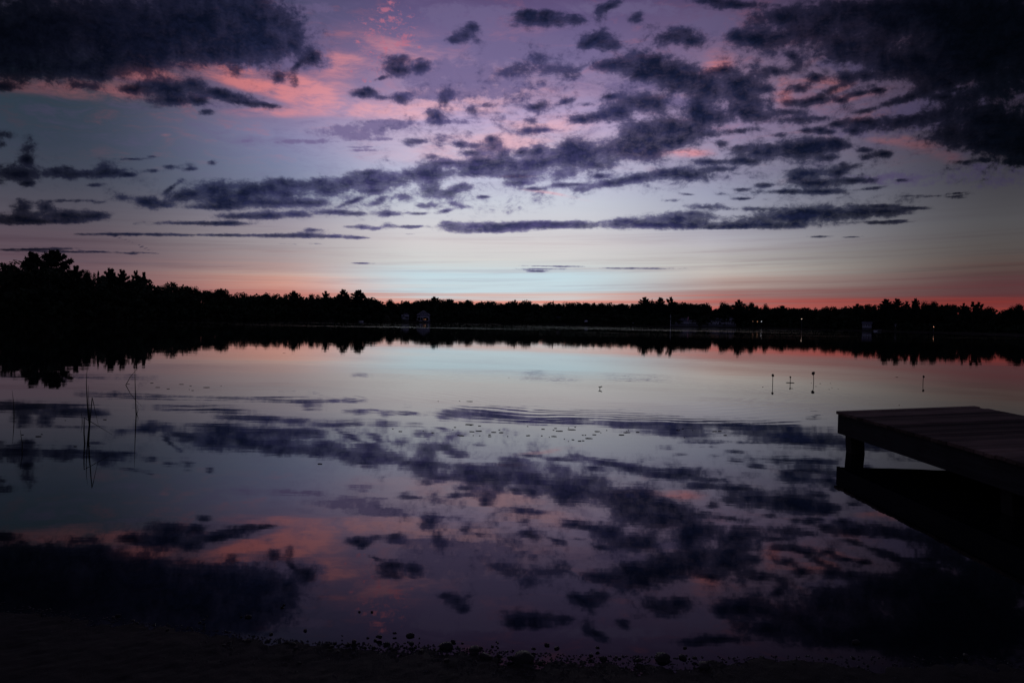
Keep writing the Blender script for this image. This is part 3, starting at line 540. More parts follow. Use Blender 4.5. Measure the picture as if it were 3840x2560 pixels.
M = dict(
    needles=material('needles', (0.022, 0.032, 0.020), 0.9, vary=0.5, scale=0.35, spec=0.1),
    leaves=material('leaves', (0.026, 0.036, 0.020), 0.9, vary=0.5, scale=0.35, spec=0.1),
    bark=material('bark', (0.05, 0.04, 0.033), 0.95, 0.01, 6, spec=0.1),
    shrub=material('shrub_leaves', (0.075, 0.085, 0.055), 0.9, vary=0.4, scale=0.8, spec=0.1),
    red_shrub=material('red_shrub_leaves', (0.16, 0.03, 0.05), 0.9, vary=0.4, scale=0.8, spec=0.1),
    earth=material('earth', (0.035, 0.032, 0.024), 0.95, 0.02, 1.5, spec=0.1),
    siding=material('white_siding', (0.62, 0.62, 0.68), 0.7, vary=0.12, scale=1.2),
    grey_siding=material('grey_siding', (0.22, 0.22, 0.26), 0.8, vary=0.15, scale=1.2),
    trim=material('white_trim', (0.75, 0.75, 0.8), 0.6, vary=0.08, scale=1.5),
    shingle=material('roof_shingles', (0.12, 0.115, 0.15), 0.85, vary=0.3, scale=2.5),
    glass=material('dark_panes', (0.01, 0.011, 0.014), 0.15, vary=0.1, spec=0.5),
    concrete=material('concrete', (0.10, 0.10, 0.105), 0.9, 0.01, 1.5),
    canvas=material('pale_canvas', (0.7, 0.7, 0.75), 0.8, vary=0.1),
    hull=material('boat_paint', (0.72, 0.72, 0.76), 0.4, vary=0.08),
    metal=material('galvanised_metal', (0.25, 0.25, 0.26), 0.5, vary=0.15),
    flag=material('flag_cloth', (0.55, 0.25, 0.3), 0.9, vary=0.3, scale=2.0),
    lamp=light_material('lamp_glow', (1.0, 0.72, 0.55), 1.7),
    white_lamp=light_material('cool_lamp_glow', (0.85, 0.9, 1.0), 1.3),
    dim_lamp=light_material('dim_amber_glow', (1.0, 0.45, 0.25), 0.8),
    lit=light_material('lit_room', (1.0, 0.45, 0.2), 0.55),
    lit_dim=light_material('lit_porch', (1.0, 0.4, 0.16), 0.35),
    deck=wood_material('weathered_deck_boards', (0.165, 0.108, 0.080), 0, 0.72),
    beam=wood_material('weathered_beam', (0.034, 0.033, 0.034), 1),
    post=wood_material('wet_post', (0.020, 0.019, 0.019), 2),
    reed=material('reed_stalk', (0.03, 0.034, 0.02), 0.8, vary=0.3, scale=9),
    dead_stem=material('dead_stem', (0.03, 0.024, 0.02), 0.9, vary=0.3, scale=9),
    float_leaf=material('floating_leaf', (0.03, 0.028, 0.02), 0.7, vary=0.4, scale=3),
    stone=material('wet_stone', (0.028, 0.025, 0.023), 0.5, 0.012, 22, 0.35, 0.4),
)


# ------------------------------------------------------------------ mesh helpers
class MB:
    """collects boxes, tubes and faces and links them as ONE mesh object"""
    def __init__(self):
        self.v, self.f = [], []

    def face(self, pts):
        b = len(self.v)
        self.v.extend(tuple(p) for p in pts)
        self.f.append(tuple(range(b, b + len(pts))))

    def box(self, x0, x1, y0, y1, z0, z1):
        b = len(self.v)
        self.v += [(x0, y0, z0), (x1, y0, z0), (x1, y1, z0), (x0, y1, z0), (x0, y0, z1), (x1, y0, z1), (x1, y1, z1), (x0, y1, z1)]
        self.f += [tuple(b + i for i in q) for q in ((3, 2, 1, 0), (4, 5, 6, 7), (0, 1, 5, 4), (1, 2, 6, 5), (2, 3, 7, 6), (3, 0, 4, 7))]

    def prism(self, outline, y0, y1):
        """an outline in x, z pushed from y0 to y1"""
        n, b = len(outline), len(self.v)
        self.v += [(x, y0, z) for x, z in outline] + [(x, y1, z) for x, z in outline]
        self.f.append(tuple(b + i for i in range(n)))
        self.f.append(tuple(b + n + i for i in reversed(range(n))))
        self.f += [(b + (i + 1) % n, b + i, b + n + i, b + n + (i + 1) % n) for i in range(n)]

    def tube(self, pts, radii, n=6):
        b = len(self.v)
        pts = [Vector(p) for p in pts]
        for i, p in enumerate(pts):
            d = (pts[min(i + 1, len(pts) - 1)] - pts[max(i - 1, 0)]).normalized()
            s = d.cross(Vector((0.31, 0.95, 0.05))).normalized()
            t = d.cross(s)
            r = radii[i] if hasattr(radii, '__len__') else radii
            for k in range(n):
                a = 2 * math.pi * k / n
                self.v.append(tuple(p + s * (r * math.cos(a)) + t * (r * math.sin(a))))
        for i in range(len(pts) - 1):
            for k in range(n):
                self.f.append((b + i * n + k, b + i * n + (k + 1) % n, b + (i + 1) * n + (k + 1) % n, b + (i + 1) * n + k))
        self.f.append(tuple(b + k for k in reversed(range(n))))
        self.f.append(tuple(b + (len(pts) - 1) * n + k for k in range(n)))

    def mesh(self, name, mat, smooth=False):
        me = bpy.data.meshes.new(name)
        me.from_pydata(self.v, [], self.f)
        me.materials.append(mat)
        if smooth:
            me.polygons.foreach_set('use_smooth', [True] * len(me.polygons))
        me.update()
        return me

    def build(self, name, mat, parent=None, smooth=False):
        return link(name, self.mesh(name, mat, smooth), parent)


def link(name, me, parent=None):
    o = bpy.data.objects.new(name, me)
    COL.objects.link(o)
    if parent is not None:
        o.parent = parent
    return o


def tag(o, label, cat, group=None):
    o['label'] = label
    o['category'] = cat
    if group:
        o['group'] = group
    return o


def thing(name, label, cat, loc, rz=0.0, group=None):
    o = bpy.data.objects.new(name, None)
    COL.objects.link(o)
    o.location = loc
    o.rotation_euler = (0, 0, rz)
    return tag(o, label, cat, group)


def quad_mesh(name, centres, sizes, normals, mat):
    """one small leaf face per row, as one mesh"""
    c, s, nrm = np.asarray(centres), np.asarray(sizes), np.asarray(normals)
    nrm = nrm / np.linalg.norm(nrm, axis=1, keepdims=True)
    ref = RNG.normal(size=nrm.shape)
    t = np.cross(nrm, ref)
    t /= np.linalg.norm(t, axis=1, keepdims=True)
    b = np.cross(nrm, t)
    t, b = t * s[:, :1], b * s[:, 1:2]
    v = np.stack([c - t - b * 0.5, c - t * 0.1 - b, c + t + b * 0.4, c + t * 0.1 + b], 1).reshape(-1, 3)
    k = len(c)
    me = bpy.data.meshes.new(name)
    me.vertices.add(k * 4)
    me.vertices.foreach_set('co', v.ravel().astype(np.float32))
    me.loops.add(k * 4)
    me.loops.foreach_set('vertex_index', np.arange(k * 4, dtype=np.int32))
    me.polygons.add(k)
    me.polygons.foreach_set('loop_start', np.arange(0, k * 4, 4, dtype=np.int32))
    me.polygons.foreach_set('loop_total', np.full(k, 4, dtype=np.int32))
    me.update(calc_edges=True)
    me.materials.append(mat)
    return me


def shore(azdeg):
    return float(np.interp(azdeg, SHORE_BEARING, SHORE_RANGE))


def bank_height(s):
    return 0.35 + np.minimum(np.maximum(s, 0) * 0.04, 5.0)


def ridge(azdeg):
    return 0.58 * float(np.interp(azdeg, CANOPY_BEARING, CANOPY_TOP))  # rise behind the wood, added to block light showing between the trees


# ------------------------------------------------------------------ terrain: the land round the lake, out to the horizon
def build_terrain():
    azs = np.arange(-180, 180.01, 1.0)
    offs = np.array([-6, -2, 0, 1, 2.5, 5, 10, 20, 28, 40, 80, 160, 400, 1200, 4000, 9500.0])
    rng = np.random.default_rng(3)
    V, Fc = [], []
    for a in azs[:-1]:
        r0 = shore(a) + 2.0 * math.sin(a * 0.9) + 1.0 * math.sin(a * 2.3 + 1)
        for s in offs:
            z = -0.8 if s < -4 else -0.2 if s < 0 else 0.05 if s == 0 else float(bank_height(s))
            if s >= 40:
                z = min(z + 1.5 * math.sin(a * 0.4 + s) * 0.5, 6.2)
                z = max(z, ridge(a) * min(1.0, 400.0 / s))
            r = r0 + s
            V.append((r * math.sin(R(a)), r * math.cos(R(a)), z))
    n, m = len(azs) - 1, len(offs)
    for i in range(n):
        for j in range(m - 1):
            k = (i + 1) % n
            Fc.append((i * m + j, i * m + j + 1, k * m + j + 1, k * m + j))
    me = bpy.data.meshes.new('terrain')
    me.from_pydata(V, [], [f[::-1] for f in Fc])
    me.materials.append(M['earth'])
    o = link('terrain', me)
    o['kind'] = 'structure'


build_terrain()

# ------------------------------------------------------------------ beach at the camera's feet
WATERLINE_X = [-40, -9, -4.5, -2.76, -2.2, -1.57, -1.2, -0.75, -0.35, 0.03, 0.54, 1.49, 2.52, 4.5, 9, 40]
WATERLINE_Y = [3.5, 5.6, 4.75, 4.02, 3.87, 3.73, 3.63, 3.58, 3.58, 3.52, 3.49, 3.53, 3.56, 3.5, 3.2, -12]


def build_beach():
    xs = np.concatenate([np.arange(-58, -4, 1.5), np.arange(-4, 4, 0.02), np.arange(4, 58, 1.5)])
    ys = np.concatenate([np.arange(-60, 0, 2.0), np.arange(0, 2.9, 0.1), np.arange(2.9, 4.4, 0.015), np.arange(4.4, 9, 0.3)])
    X, Y = np.meshgrid(xs, ys)
    line = np.interp(X, WATERLINE_X, WATERLINE_Y)
    # gentle lobes in the sand
    def lump(f, s):
        r = np.random.default_rng(s)
        z = np.zeros_like(X)
        for _ in range(14):
            a = r.uniform(0, 6.28)
            k = f * r.uniform(0.6, 1.6)
            z += np.sin(k * (X * math.cos(a) + Y * math.sin(a)) + r.uniform(0, 6.28))
        return z / 14
    s = line - Y + 0.09 * lump(5, 1) + 0.05 * lump(16, 2) + 0.02 * lump(45, 5)
    Z = np.where(s > 0, 0.055 * s + 0.004 * np.sqrt(np.maximum(s, 0)), 0.12 * s)
    Z = np.clip(Z, -0.6, 0.9)
    Z += 0.010 * lump(9, 3) + 0.008 * lump(30, 4) + 0.006 * lump(75, 6) + 0.004 * lump(150, 8)
    n, m = X.shape
    idx = np.arange(n * m).reshape(n, m)
    q = np.stack([idx[:-1, :-1], idx[:-1, 1:], idx[1:, 1:], idx[1:, :-1]], -1).reshape(-1, 4)
    me = bpy.data.meshes.new('beach')
    me.vertices.add(n * m)
    me.vertices.foreach_set('co', np.stack([X, Y, Z], -1).ravel().astype(np.float32))
    me.loops.add(q.size)
    me.loops.foreach_set('vertex_index', q.ravel().astype(np.int32))
    me.polygons.add(len(q))
    me.polygons.foreach_set('loop_start', np.arange(0, q.size, 4, dtype=np.int32))
    me.polygons.foreach_set('loop_total', np.full(len(q), 4, dtype=np.int32))
    me.polygons.foreach_set('use_smooth', [True] * len(q))
    me.update(calc_edges=True)
    m_ = bpy.data.materials.new('wet_sand')
    m_.use_nodes = True
    nt = m_.node_tree
    b = nt.nodes['Principled BSDF']
    N = Nodes(nt)
    t = N.new('ShaderNodeTexCoord').outputs['Object']
    big, fine = N.noise(t, 3.5, 5, 0.6), N.noise(t, 160, 4, 0.7)
    f = N.smooth(N.math('ADD', N.math('MULTIPLY', big, 0.55), N.math('MULTIPLY', fine, 0.45)), 0.36, 0.64)
    nt.links.new(N.mix(f, (0.004, 0.0036, 0.0033, 1), (0.030, 0.024, 0.019, 1)), b.inputs['Base Color'])
    b.inputs['Roughness'].default_value = 0.75
    b.inputs['Specular IOR Level'].default_value = 0.25
    bp = N.new('ShaderNodeBump')
    bp.inputs['Distance'].default_value = 0.006
    nt.links.new(fine, bp.inputs['Height'])
    nt.links.new(bp.outputs[0], b.inputs['Normal'])
    me.materials.append(m_)
    o = link('beach', me)
    o['kind'] = 'structure'
    return lambda x, y: None


build_beach()


# ------------------------------------------------------------------ the lake
def build_lake():
    me = bpy.data.meshes.new('lake')
    s = 9000
    me.from_pydata([(-s, -s, 0), (s, -s, 0), (s, s, 0), (-s, s, 0)], [], [(0, 1, 2, 3)])
    m = bpy.data.materials.new('still_water')
    m.use_nodes = True
    nt = m.node_tree
    b = nt.nodes['Principled BSDF']
    N = Nodes(nt)
    b.inputs['Base Color'].default_value = (0.004, 0.006, 0.009, 1)
    b.inputs['IOR'].default_value = 1.40
    b.inputs['Specular Tint'].default_value = (1.0, 0.93, 0.88, 1)  # warm tint put into the reflections; the water has no such colour
    pos = N.new('ShaderNodeNewGeometry').outputs['Position']
    sp = N.new('ShaderNodeSeparateXYZ')
    nt.links.new(pos, sp.inputs[0])
    px, py = sp.outputs[0], sp.outputs[1]
    # slow swell, small wavelets and fine cat's paws; heights in metres
    swell = N.noise(N.vec(N.math('MULTIPLY', px, 0.25), N.math('MULTIPLY', py, 0.55), 0), 1.0, 2, 0.5)
    wavelet = N.noise(N.vec(N.math('MULTIPLY', px, 0.8), N.math('MULTIPLY', py, 2.2), 4), 1.0, 3, 0.55)
    fine = N.noise(N.vec(N.math('MULTIPLY', px, 5.0), N.math('MULTIPLY', py, 9.0), 9), 1.0, 2, 0.5)
    dist = N.vmath('LENGTH', pos)
    # breeze patches: long lanes of ruffled water
    lane = N.noise(N.vec(N.math('MULTIPLY', px, 0.012), N.math('MULTIPLY', py, 0.045), 2), 1.0, 4, 0.6)
    far = N.smooth(dist, 55.0, 190.0)
    ruffle = N.math('MULTIPLY', N.smooth(lane, 0.42, 0.66), far)
    calm = N.smooth(dist, 4.0, 16.0, 0.6, 1.0)
    h = N.math('MULTIPLY', swell, 0.0026)
    h = N.math('ADD', h, N.math('MULTIPLY', wavelet, 0.0008))
    h = N.math('ADD', h, N.math('MULTIPLY', fine, 0.00002))
    h = N.math('MULTIPLY', h, calm)
    # rings spreading from a stem that something nudged
    ring_r = N.vmath('DISTANCE', pos, (2.16, 18.2, 0.0))
    wob = N.math('MULTIPLY', N.math('SUBTRACT', N.noise(pos, 0.45, 2, 0.5), 0.5), 0.9)
    ring_r = N.math('ADD', ring_r, wob)
    env = N.math('MULTIPLY', N.smooth(ring_r, 2.0, 4.2), N.smooth(ring_r, 7.4, 4.6))
    angm = N.smooth(N.noise(pos, 0.22, 1, 0.4), 0.30, 0.62, 0.35, 1.0)
    ring = N.math('MULTIPLY', N.math('SINE', N.math('ADD', N.math('MULTIPLY', N.math('POWER', ring_r, 0.86), 2 * math.pi / 0.24), N.math('MULTIPLY', N.noise(pos, 0.9, 3, 0.6), 5.0))), N.math('MULTIPLY', N.math('MULTIPLY', env, angm), 0.00030))
    h = N.math('ADD', h, ring)
    bp = N.new('ShaderNodeBump')
    bp.inputs['Strength'].default_value = 1.0
    bp.inputs['Distance'].default_value = 1.0
    nt.links.new(h, bp.inputs['Height'])
    nt.links.new(bp.outputs[0], b.inputs['Normal'])
    rough = N.math('ADD', 0.012, N.math('MULTIPLY', ruffle, 0.07))
    nt.links.new(rough, b.inputs['Roughness'])
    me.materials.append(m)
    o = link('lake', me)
    o['kind'] = 'structure'


build_lake()


# ------------------------------------------------------------------ trees: one of each kind, then copies
def crown_pine(seed, airy=False):
    r = np.random.default_rng(seed)
    C, S, Nn = [], [], []
    limb = MB()
    lo = 0.38 if airy else 0.22
    limb.tube([(0, 0, 0), (0.01, 0, 0.5), (0.0, 0.01, 0.97)], [0.022, 0.016, 0.005], 6)
    layers = 8 if airy else 11
    per = 3 if airy else 4
    for i in range(layers * per):
        t = (i // per) / (layers - 1)
        if i % per == 0:
            wide, a0, drop = r.uniform(0.62, 1.1), r.uniform(0, 6.28), r.uniform(-0.012, 0.012)
        z = lo + (0.955 - lo) * t + drop + r.uniform(-0.006, 0.006)
        prof = (1 - t) ** 0.36 * (0.72 + 0.28 * math.sin(3.1 * min(1, t * 1.5 + 0.3)))
        L = (0.5 * prof + 0.08) * wide * r.uniform(0.72, 1.08)
        a = a0 + (i % per) * 2 * math.pi / per + r.uniform(-0.45, 0.45)
        rise = 0.02 + 0.05 * t + r.uniform(-0.02, 0.03)
        tip = np.array([math.cos(a) * L, math.sin(a) * L, z + rise * (0.5 + L)])
        base = np.array([0, 0, z])
        limb.tube([base, (base + tip) / 2 - np.array([0, 0, 0.012]), tip], [0.008, 0.006, 0.002], 4)
        n = int((100 if airy else 150) * (0.3 + L))
        u = r.uniform(0.25 if airy else 0.12, 1.05, n) ** 0.8
        side = np.array([-math.sin(a), math.cos(a), 0])
        w = r.normal(0, 0.34 * L, n) * (1.15 - 0.7 * u) * 0.55
        c = base + np.outer(u, tip - base) + np.outer(w, side)
        c[:, 2] += r.normal(0.003, 0.0065, n) + 0.018 * u * u
        C.append(c)
        S.append(np.stack([r.uniform(0.03, 0.062, n), r.uniform(0.014, 0.03, n)], 1))
        nn = r.normal(0, 0.5, (n, 3))
        nn[:, 2] += 0.5
        nn[:, 1] += r.normal(0, 0.8, n)
        Nn.append(nn)
    n = 46
    c = np.stack([r.normal(0, 0.03, n), r.normal(0, 0.03, n), r.uniform(0.88, 1.0, n)], 1)
    C.append(c)
    S.append(np.full((n, 2), 0.032))
    Nn.append(r.normal(size=(n, 3)))
    return quad_mesh('crown', np.concatenate(C), np.concatenate(S), np.concatenate(Nn), M['needles']), limb.mesh('trunk', M['bark'])


def crown_spruce(seed):
    r = np.random.default_rng(seed)
    C, S, Nn = [], [], []
    limb = MB()
    limb.tube([(0, 0, 0), (0, 0.004, 0.5), (0, 0, 0.99)], [0.018, 0.012, 0.003], 6)
    for i in range(26):
        t = i / 25
        z = 0.16 + 0.8 * t
        L = 0.5 * (1 - t) ** 0.85 * r.uniform(0.6, 1.15) + 0.03
        a = r.uniform(0, 6.283)
        tip = np.array([math.cos(a) * L, math.sin(a) * L, z - 0.05 * (1 - t) + 0.04 * r.uniform()])
        base = np.array([0, 0, z])
        limb.tube([base, tip], [0.006, 0.002], 4)
        n = int(34 + 60 * L)
        u = r.uniform(0.1, 1.03, n)
        side = np.array([-math.sin(a), math.cos(a), 0])
        c = base + np.outer(u, tip - base) + np.outer(r.normal(0, 0.16 * L, n), side)
        c[:, 2] += r.normal(-0.004, 0.012, n)
        C.append(c)
        S.append(np.stack([r.uniform(0.03, 0.06, n), r.uniform(0.014, 0.028, n)], 1))
        Nn.append(r.normal(size=(n, 3)) + np.array([0, 0, 0.8]))
    return quad_mesh('crown', np.concatenate(C), np.concatenate(S), np.concatenate(Nn), M['needles']), limb.mesh('trunk', M['bark'])


def crown_broad(seed, lobes=13, spread=1.0, feather=False):
    r = np.random.default_rng(seed)
    C, S, Nn = [], [], []
    limb = MB()
    limb.tube([(0, 0, 0), (0.01, 0, 0.25), (0, 0.01, 0.55)], [0.03, 0.022, 0.012], 7)
    for i in range(lobes):
        a, h = r.uniform(0, 6.283), r.uniform(0.36, 0.84)
        rad = 0.33 * spread * math.sqrt(max(0.05, 1 - ((h - 0.52) / 0.42) ** 2)) * r.uniform(0.55, 1.05)
        p = np.array([math.cos(a) * rad, math.sin(a) * rad, h])
        limb.tube([(0, 0, 0.22 + 0.2 * r.uniform()), tuple(p * np.array([0.5, 0.5, 0.9])), tuple(p)], [0.012, 0.008, 0.003], 4)
        sz = r.uniform(0.1, 0.19)
        n = int((85 if feather else 150) * (sz / 0.15))
        d = r.normal(size=(n, 3))
        d /= np.linalg.norm(d, axis=1, keepdims=True)
        rr = sz * r.uniform(0.25, 1.12, n)[:, None] ** 0.7
        c = p + d * rr * np.array([1.12, 1.12, 0.82])
        if feather:
            c[:, 2] += np.abs(r.normal(0, 0.035, n))
        C.append(c)
        S.append(np.stack([r.uniform(0.018, 0.036, n), r.uniform(0.014, 0.026, n)], 1) * (0.7 if feather else 1.0))
        Nn.append(d + r.normal(0, 0.5, (n, 3)))
    n = 160
    d = r.normal(size=(n, 3))
    C.append(np.array([0, 0, 0.5]) + d * 0.1)
    S.append(np.full((n, 2), 0.03))
    Nn.append(d)
    c = np.concatenate(C)
    c[:, 2] *= 1.0 / c[:, 2].max()
    return quad_mesh('crown', c, np.concatenate(S), np.concatenate(Nn), M['leaves']), limb.mesh('trunk', M['bark'])


KINDS = {
    'pine': [crown_pine(11), crown_pine(12), crown_pine(13), crown_pine(14)],
    'airy': [crown_pine(21, True), crown_pine(22, True), crown_pine(23, True)],
    'spruce': [crown_spruce(31), crown_spruce(32)],
    'oak': [crown_broad(41), crown_broad(42), crown_broad(43, 16)],
    'maple': [crown_broad(51, 18, 1.15), crown_broad(52, 16, 1.1), crown_broad(53, 20, 1.15)],
    'feather': [crown_broad(61, 16, 1.1, True), crown_broad(62, 18, 1.1, True)],
}
NAMED = {'pine': ('pine_tree', 'pine tree'), 'airy': ('pine_tree', 'pine tree'), 'spruce': ('conifer_tree', 'conifer'),
         'oak': ('broadleaf_tree', 'tree'), 'maple': ('broadleaf_tree', 'tree'), 'feather': ('broadleaf_tree', 'tree')}


def plant_trees():
    r = random.Random(5)
    count = {}
    for kind, x, y, z, h, w, label in TREES:
        i = count.get(kind, 0)
        count[kind] = i + 1
        crown, trunk = KINDS[kind][i % len(KINDS[kind])]
        name, cat = NAMED[kind]
        t = thing(name, label, cat, (x, y, z - 0.1), math.atan2(-x, y) + r.uniform(-0.5, 0.5) + (math.pi if r.random() < .5 else 0), 'trees along the far shore')
        wide = {'pine': 0.92, 'airy': 0.9, 'spruce': 0.95, 'oak': 0.88, 'maple': 0.98, 'feather': 0.98}[kind]
        sw = max(w * (1.6 if kind in ('pine', 'airy') else 1.35 if kind == 'spruce' else 1.08), h * 0.26) / wide
        t.scale = (sw, sw, h + 0.1)
        link('trunk', trunk, t)
        link('crown', crown, t)


plant_trees()


# lawns and yards in front of the buildings: bearing from, to, range
CLEARINGS = [(-7.9, -5.6, 533), (-9.0, -7.5, 521), (-14.1, -13.1, 452), (3.1, 4.6, 607), (5.2, 6.1, 605), (7.4, 11.6, 606), (11.3, 17.3, 605),
             (17.4, 19.0, 590), (25.0, 26.4, 446), (26.8, 27.8, 417), (9.7, 10.1, 610), (21.0, 21.4, 514), (0.7, 1.7, 603), (2.2, 3.4, 606), (29.3, 29.6, 381)]


def build_woods():
    """the closed dark wood under the skyline trees, round the whole lake: one mass nobody could count"""
    r = np.random.default_rng(17)
    C, S, Nn = [], [], []
    rows = [(3, 0.16, 0.34, 2.2), (7, 0.3, 0.55, 3.0), (14, 0.55, 0.8, 3.6), (22, 0.8, 1.02, 3.8), (28, 0.9, 1.10, 3.8), (34, 0.92, 1.12, 4.2)]
    for off, lo, hi, gap in rows:
        a = -64.0
        while a < 64.0:
            D0 = shore(a)
            a += math.degrees(gap / D0) * r.uniform(0.7, 1.35)
            rr = D0 + off + r.uniform(-1.5, 2.5)
            if any(a0 < a < a1 and rr < rm for a0, a1, rm in CLEARINGS):
                continue
            b = float(bank_height(rr - D0))
            top = float(np.interp(a, CANOPY_BEARING, CANOPY_TOP)) - b
            top *= (rr / (D0 + 18)) if off > 18 else 1.0
            H = max(1.6, top * r.uniform(lo, hi))
            wd = min(0.46 * H, 4.8) * r.uniform(0.8, 1.25) + 0.5
            n = int(90 + 14.0 * H)
            p = np.array([rr * math.sin(R(a)), rr * math.cos(R(a)), b])
            nl = r.integers(3, 6)
            lob = np.stack([r.normal(0, wd * 0.5, nl), r.normal(0, wd * 0.5, nl), H * r.uniform(0.45, 0.86, nl)], 1)
            which = r.integers(0, nl, n)
            d = r.normal(size=(n, 3))
            d /= np.linalg.norm(d, axis=1, keepdims=True)
            rad = r.uniform(0.3, 1.0, n)[:, None] ** 0.6
            c = lob[which] + d * rad * np.array([wd * 0.62, wd * 0.62, max(0.5, H * 0.2)])
            under = r.random(n) < 0.28
            c[under, 2] = H * r.uniform(0.0, 0.5, under.sum())
            c[:, 2] = np.clip(c[:, 2], 0.0, H)
            C.append(c + p)
            sz = 0.30 + 0.0011 * D0
            S.append(np.stack([r.uniform(0.7, 1.5, n) * sz, r.uniform(0.5, 1.1, n) * sz], 1))
            Nn.append(d + r.normal(0, 0.4, (n, 3)))
    me = quad_mesh('woods', np.concatenate(C), np.concatenate(S), np.concatenate(Nn), M['leaves'])
    o = link('woods', me)
    o['kind'] = 'stuff'
    o['label'] = 'continuous dark wood along the far shore under the skyline trees'
    o['category'] = 'woods'


build_woods()


# ------------------------------------------------------------------ buildings and small things on the far shore
def facing(x, y, extra=0.0):
    return math.atan2(-x, y) + R(extra)


def gable_shell(root, w, d, h, roof_h, wall_mat, over=0.35, wall='wall', roof='roof', ridge='y'):
    b = MB()
    if ridge == 'y':      # gable faces the lake
        b.prism([(-w / 2, 0), (w / 2, 0), (w / 2, h), (0, h + roof_h), (-w / 2, h)], 0, d)
    else:
        b.box(-w / 2, w / 2, 0, d, 0, h)
    b.build(wall, wall_mat, root)
    q = MB()
    t = 0.18
    if ridge == 'y':
        k = roof_h / (w / 2)
        e = w / 2 + over
        q.prism([(-e, h - over * k + .02), (0, h + roof_h + .02), (e, h - over * k + .02), (e, h - over * k + t + .02), (0, h + roof_h + t + .02), (-e, h - over * k + t + .02)], -over, d + over)
    else:
        q2 = [(-over, h - over * roof_h / (d / 2) + .02), (d / 2, h + roof_h + .02), (d + over, h - over * roof_h / (d / 2) + .02), (d + over, h - over * roof_h / (d / 2) + t + .02), (d / 2, h + roof_h + t + .02), (-over, h - over * roof_h / (d / 2) + t + .02)]
        n, s = len(q2), len(q.v)
        q.v += [(-w / 2 - over, y, z) for y, z in q2] + [(w / 2 + over, y, z) for y, z in q2]
        q.f.append(tuple(s + i for i in reversed(range(n))))
        q.f.append(tuple(s + n + i for i in range(n)))
        q.f += [(s + i, s + (i + 1) % n, s + n + (i + 1) % n, s + n + i) for i in range(n)]
    return q.build(roof, M['shingle'], root)


def window(root, x, z, w, h, y=0.0, mat='glass', frame=True, name='window'):
    f = MB()
    t = 0.09
    f.box(x - w / 2 - t, x - w / 2, y - 0.06, y + 0.03, z - t, z + h + t)
    f.box(x + w / 2, x + w / 2 + t, y - 0.06, y + 0.03, z - t, z + h + t)
    f.box(x - w / 2, x + w / 2, y - 0.06, y + 0.03, z - t, z)
    f.box(x - w / 2, x + w / 2, y - 0.06, y + 0.03, z + h, z + h + t)
    o = f.build(name, M['trim'], root)
    p = MB()
    p.box(x - w / 2, x + w / 2, y - 0.025, y + 0.02, z, z + h)
    p.build('pane', M[mat], o)
    return o


def found(root, x0, x1, y0, y1, depth=3.0):
    b = MB()
    b.box(x0, x1, y0, y1, -depth, -0.02)
    return b.build('foundation', M['concrete'], root)


# the gabled boathouse with a porch over the water
t = thing('boathouse', 'grey gabled boathouse with a white-railed porch and warm light inside, at the water', 'boathouse', (-62.6, 526.0, 1.1), facing(-62.6, 526, -16))
gable_shell(t, 8.6, 9.5, 4.3, 2.9, M['grey_siding'], 0.5)
f = MB()
for x in (-4.2, -1.5, 0.0, 1.5, 4.2):
    f.box(x - 0.11, x + 0.11, -1.7, -1.48, 0.05, 2.6)
f.box(-4.35, 4.35, -1.75, -1.43, 2.6, 2.95)
f.box(-4.35, 4.35, -1.73, -1.45, 0.05, 0.32)
f.build('porch_frame', M['trim'], t)
f = MB()
f.box(-4.3, 4.3, -1.9, -0.06, -0.12, 0.04)
f.build('porch_floor', M['concrete'], t)
f = MB()
k = 2.9 / 4.3
for s in (-1, 1):
    f.prism([(s * 4.85, 4.3 - 0.55 * k), (0, 7.2), (0, 7.48), (s * 4.85, 4.3 - 0.55 * k + 0.28)], -0.62, -0.52)
f.build('gable_trim', M['trim'], t)
w_ = MB()
w_.box(-4.0, 4.0, -0.05, -0.01, 0.35, 2.5)
w_.build('porch_wall', M['glass'], t)
for x in (0.3, 1.25):
    w_ = MB()
    w_.box(x, x + (0.55 if x > 1 else 0.3), -0.12, -0.06, 0.9, 1.4)
    w_.build('lit_window', M['lit_dim'], t)
window(t, 0, 4.6, 0.9, 1.0)
found(t, -4.2, 4.2, -1.6, 9, 1.6)

t = thing('house', 'small white two-storey house with a dark porch, left of the boathouse', 'house', (-73.4, 512.0, 2.3), facing(-73.4, 512, 8))
gable_shell(t, 4.8, 5.5, 3.3, 1.2, M['siding'], 0.3, ridge='x')
b = MB()
b.box(-2.9, 3.0, -1.4, -0.04, 1.75, 1.93)
b.build('porch_roof', M['shingle'], t)
for x in (-0.5, 0.6, 1.7):
    window(t, x, 2.25, 0.55, 0.8)
b = MB()
b.box(0.4, 2.2, -0.06, 0.02, 0.35, 1.55)
b.build('porch_opening', M['glass'], t)
found(t, -2.4, 2.4, 0.0, 5.5, 2.4)

t = thing('house', 'faint blue-grey gabled house among the trees, left of the moored white boat', 'house', (-106.9, 441.3, 2.6), facing(-106.9, 441.3, 24))
gable_shell(t, 3.9, 5.5, 1.9, 1.6, M['grey_siding'], 0.35)
window(t, 0, 0.6, 1.2, 0.9)
b = MB()
b.box(-1.9, 1.9, -0.5, -0.38, 0.3, 0.45)
b.build('railing', M['trim'], t)
found(t, -1.9, 1.9, 0, 5.5, 2.4)

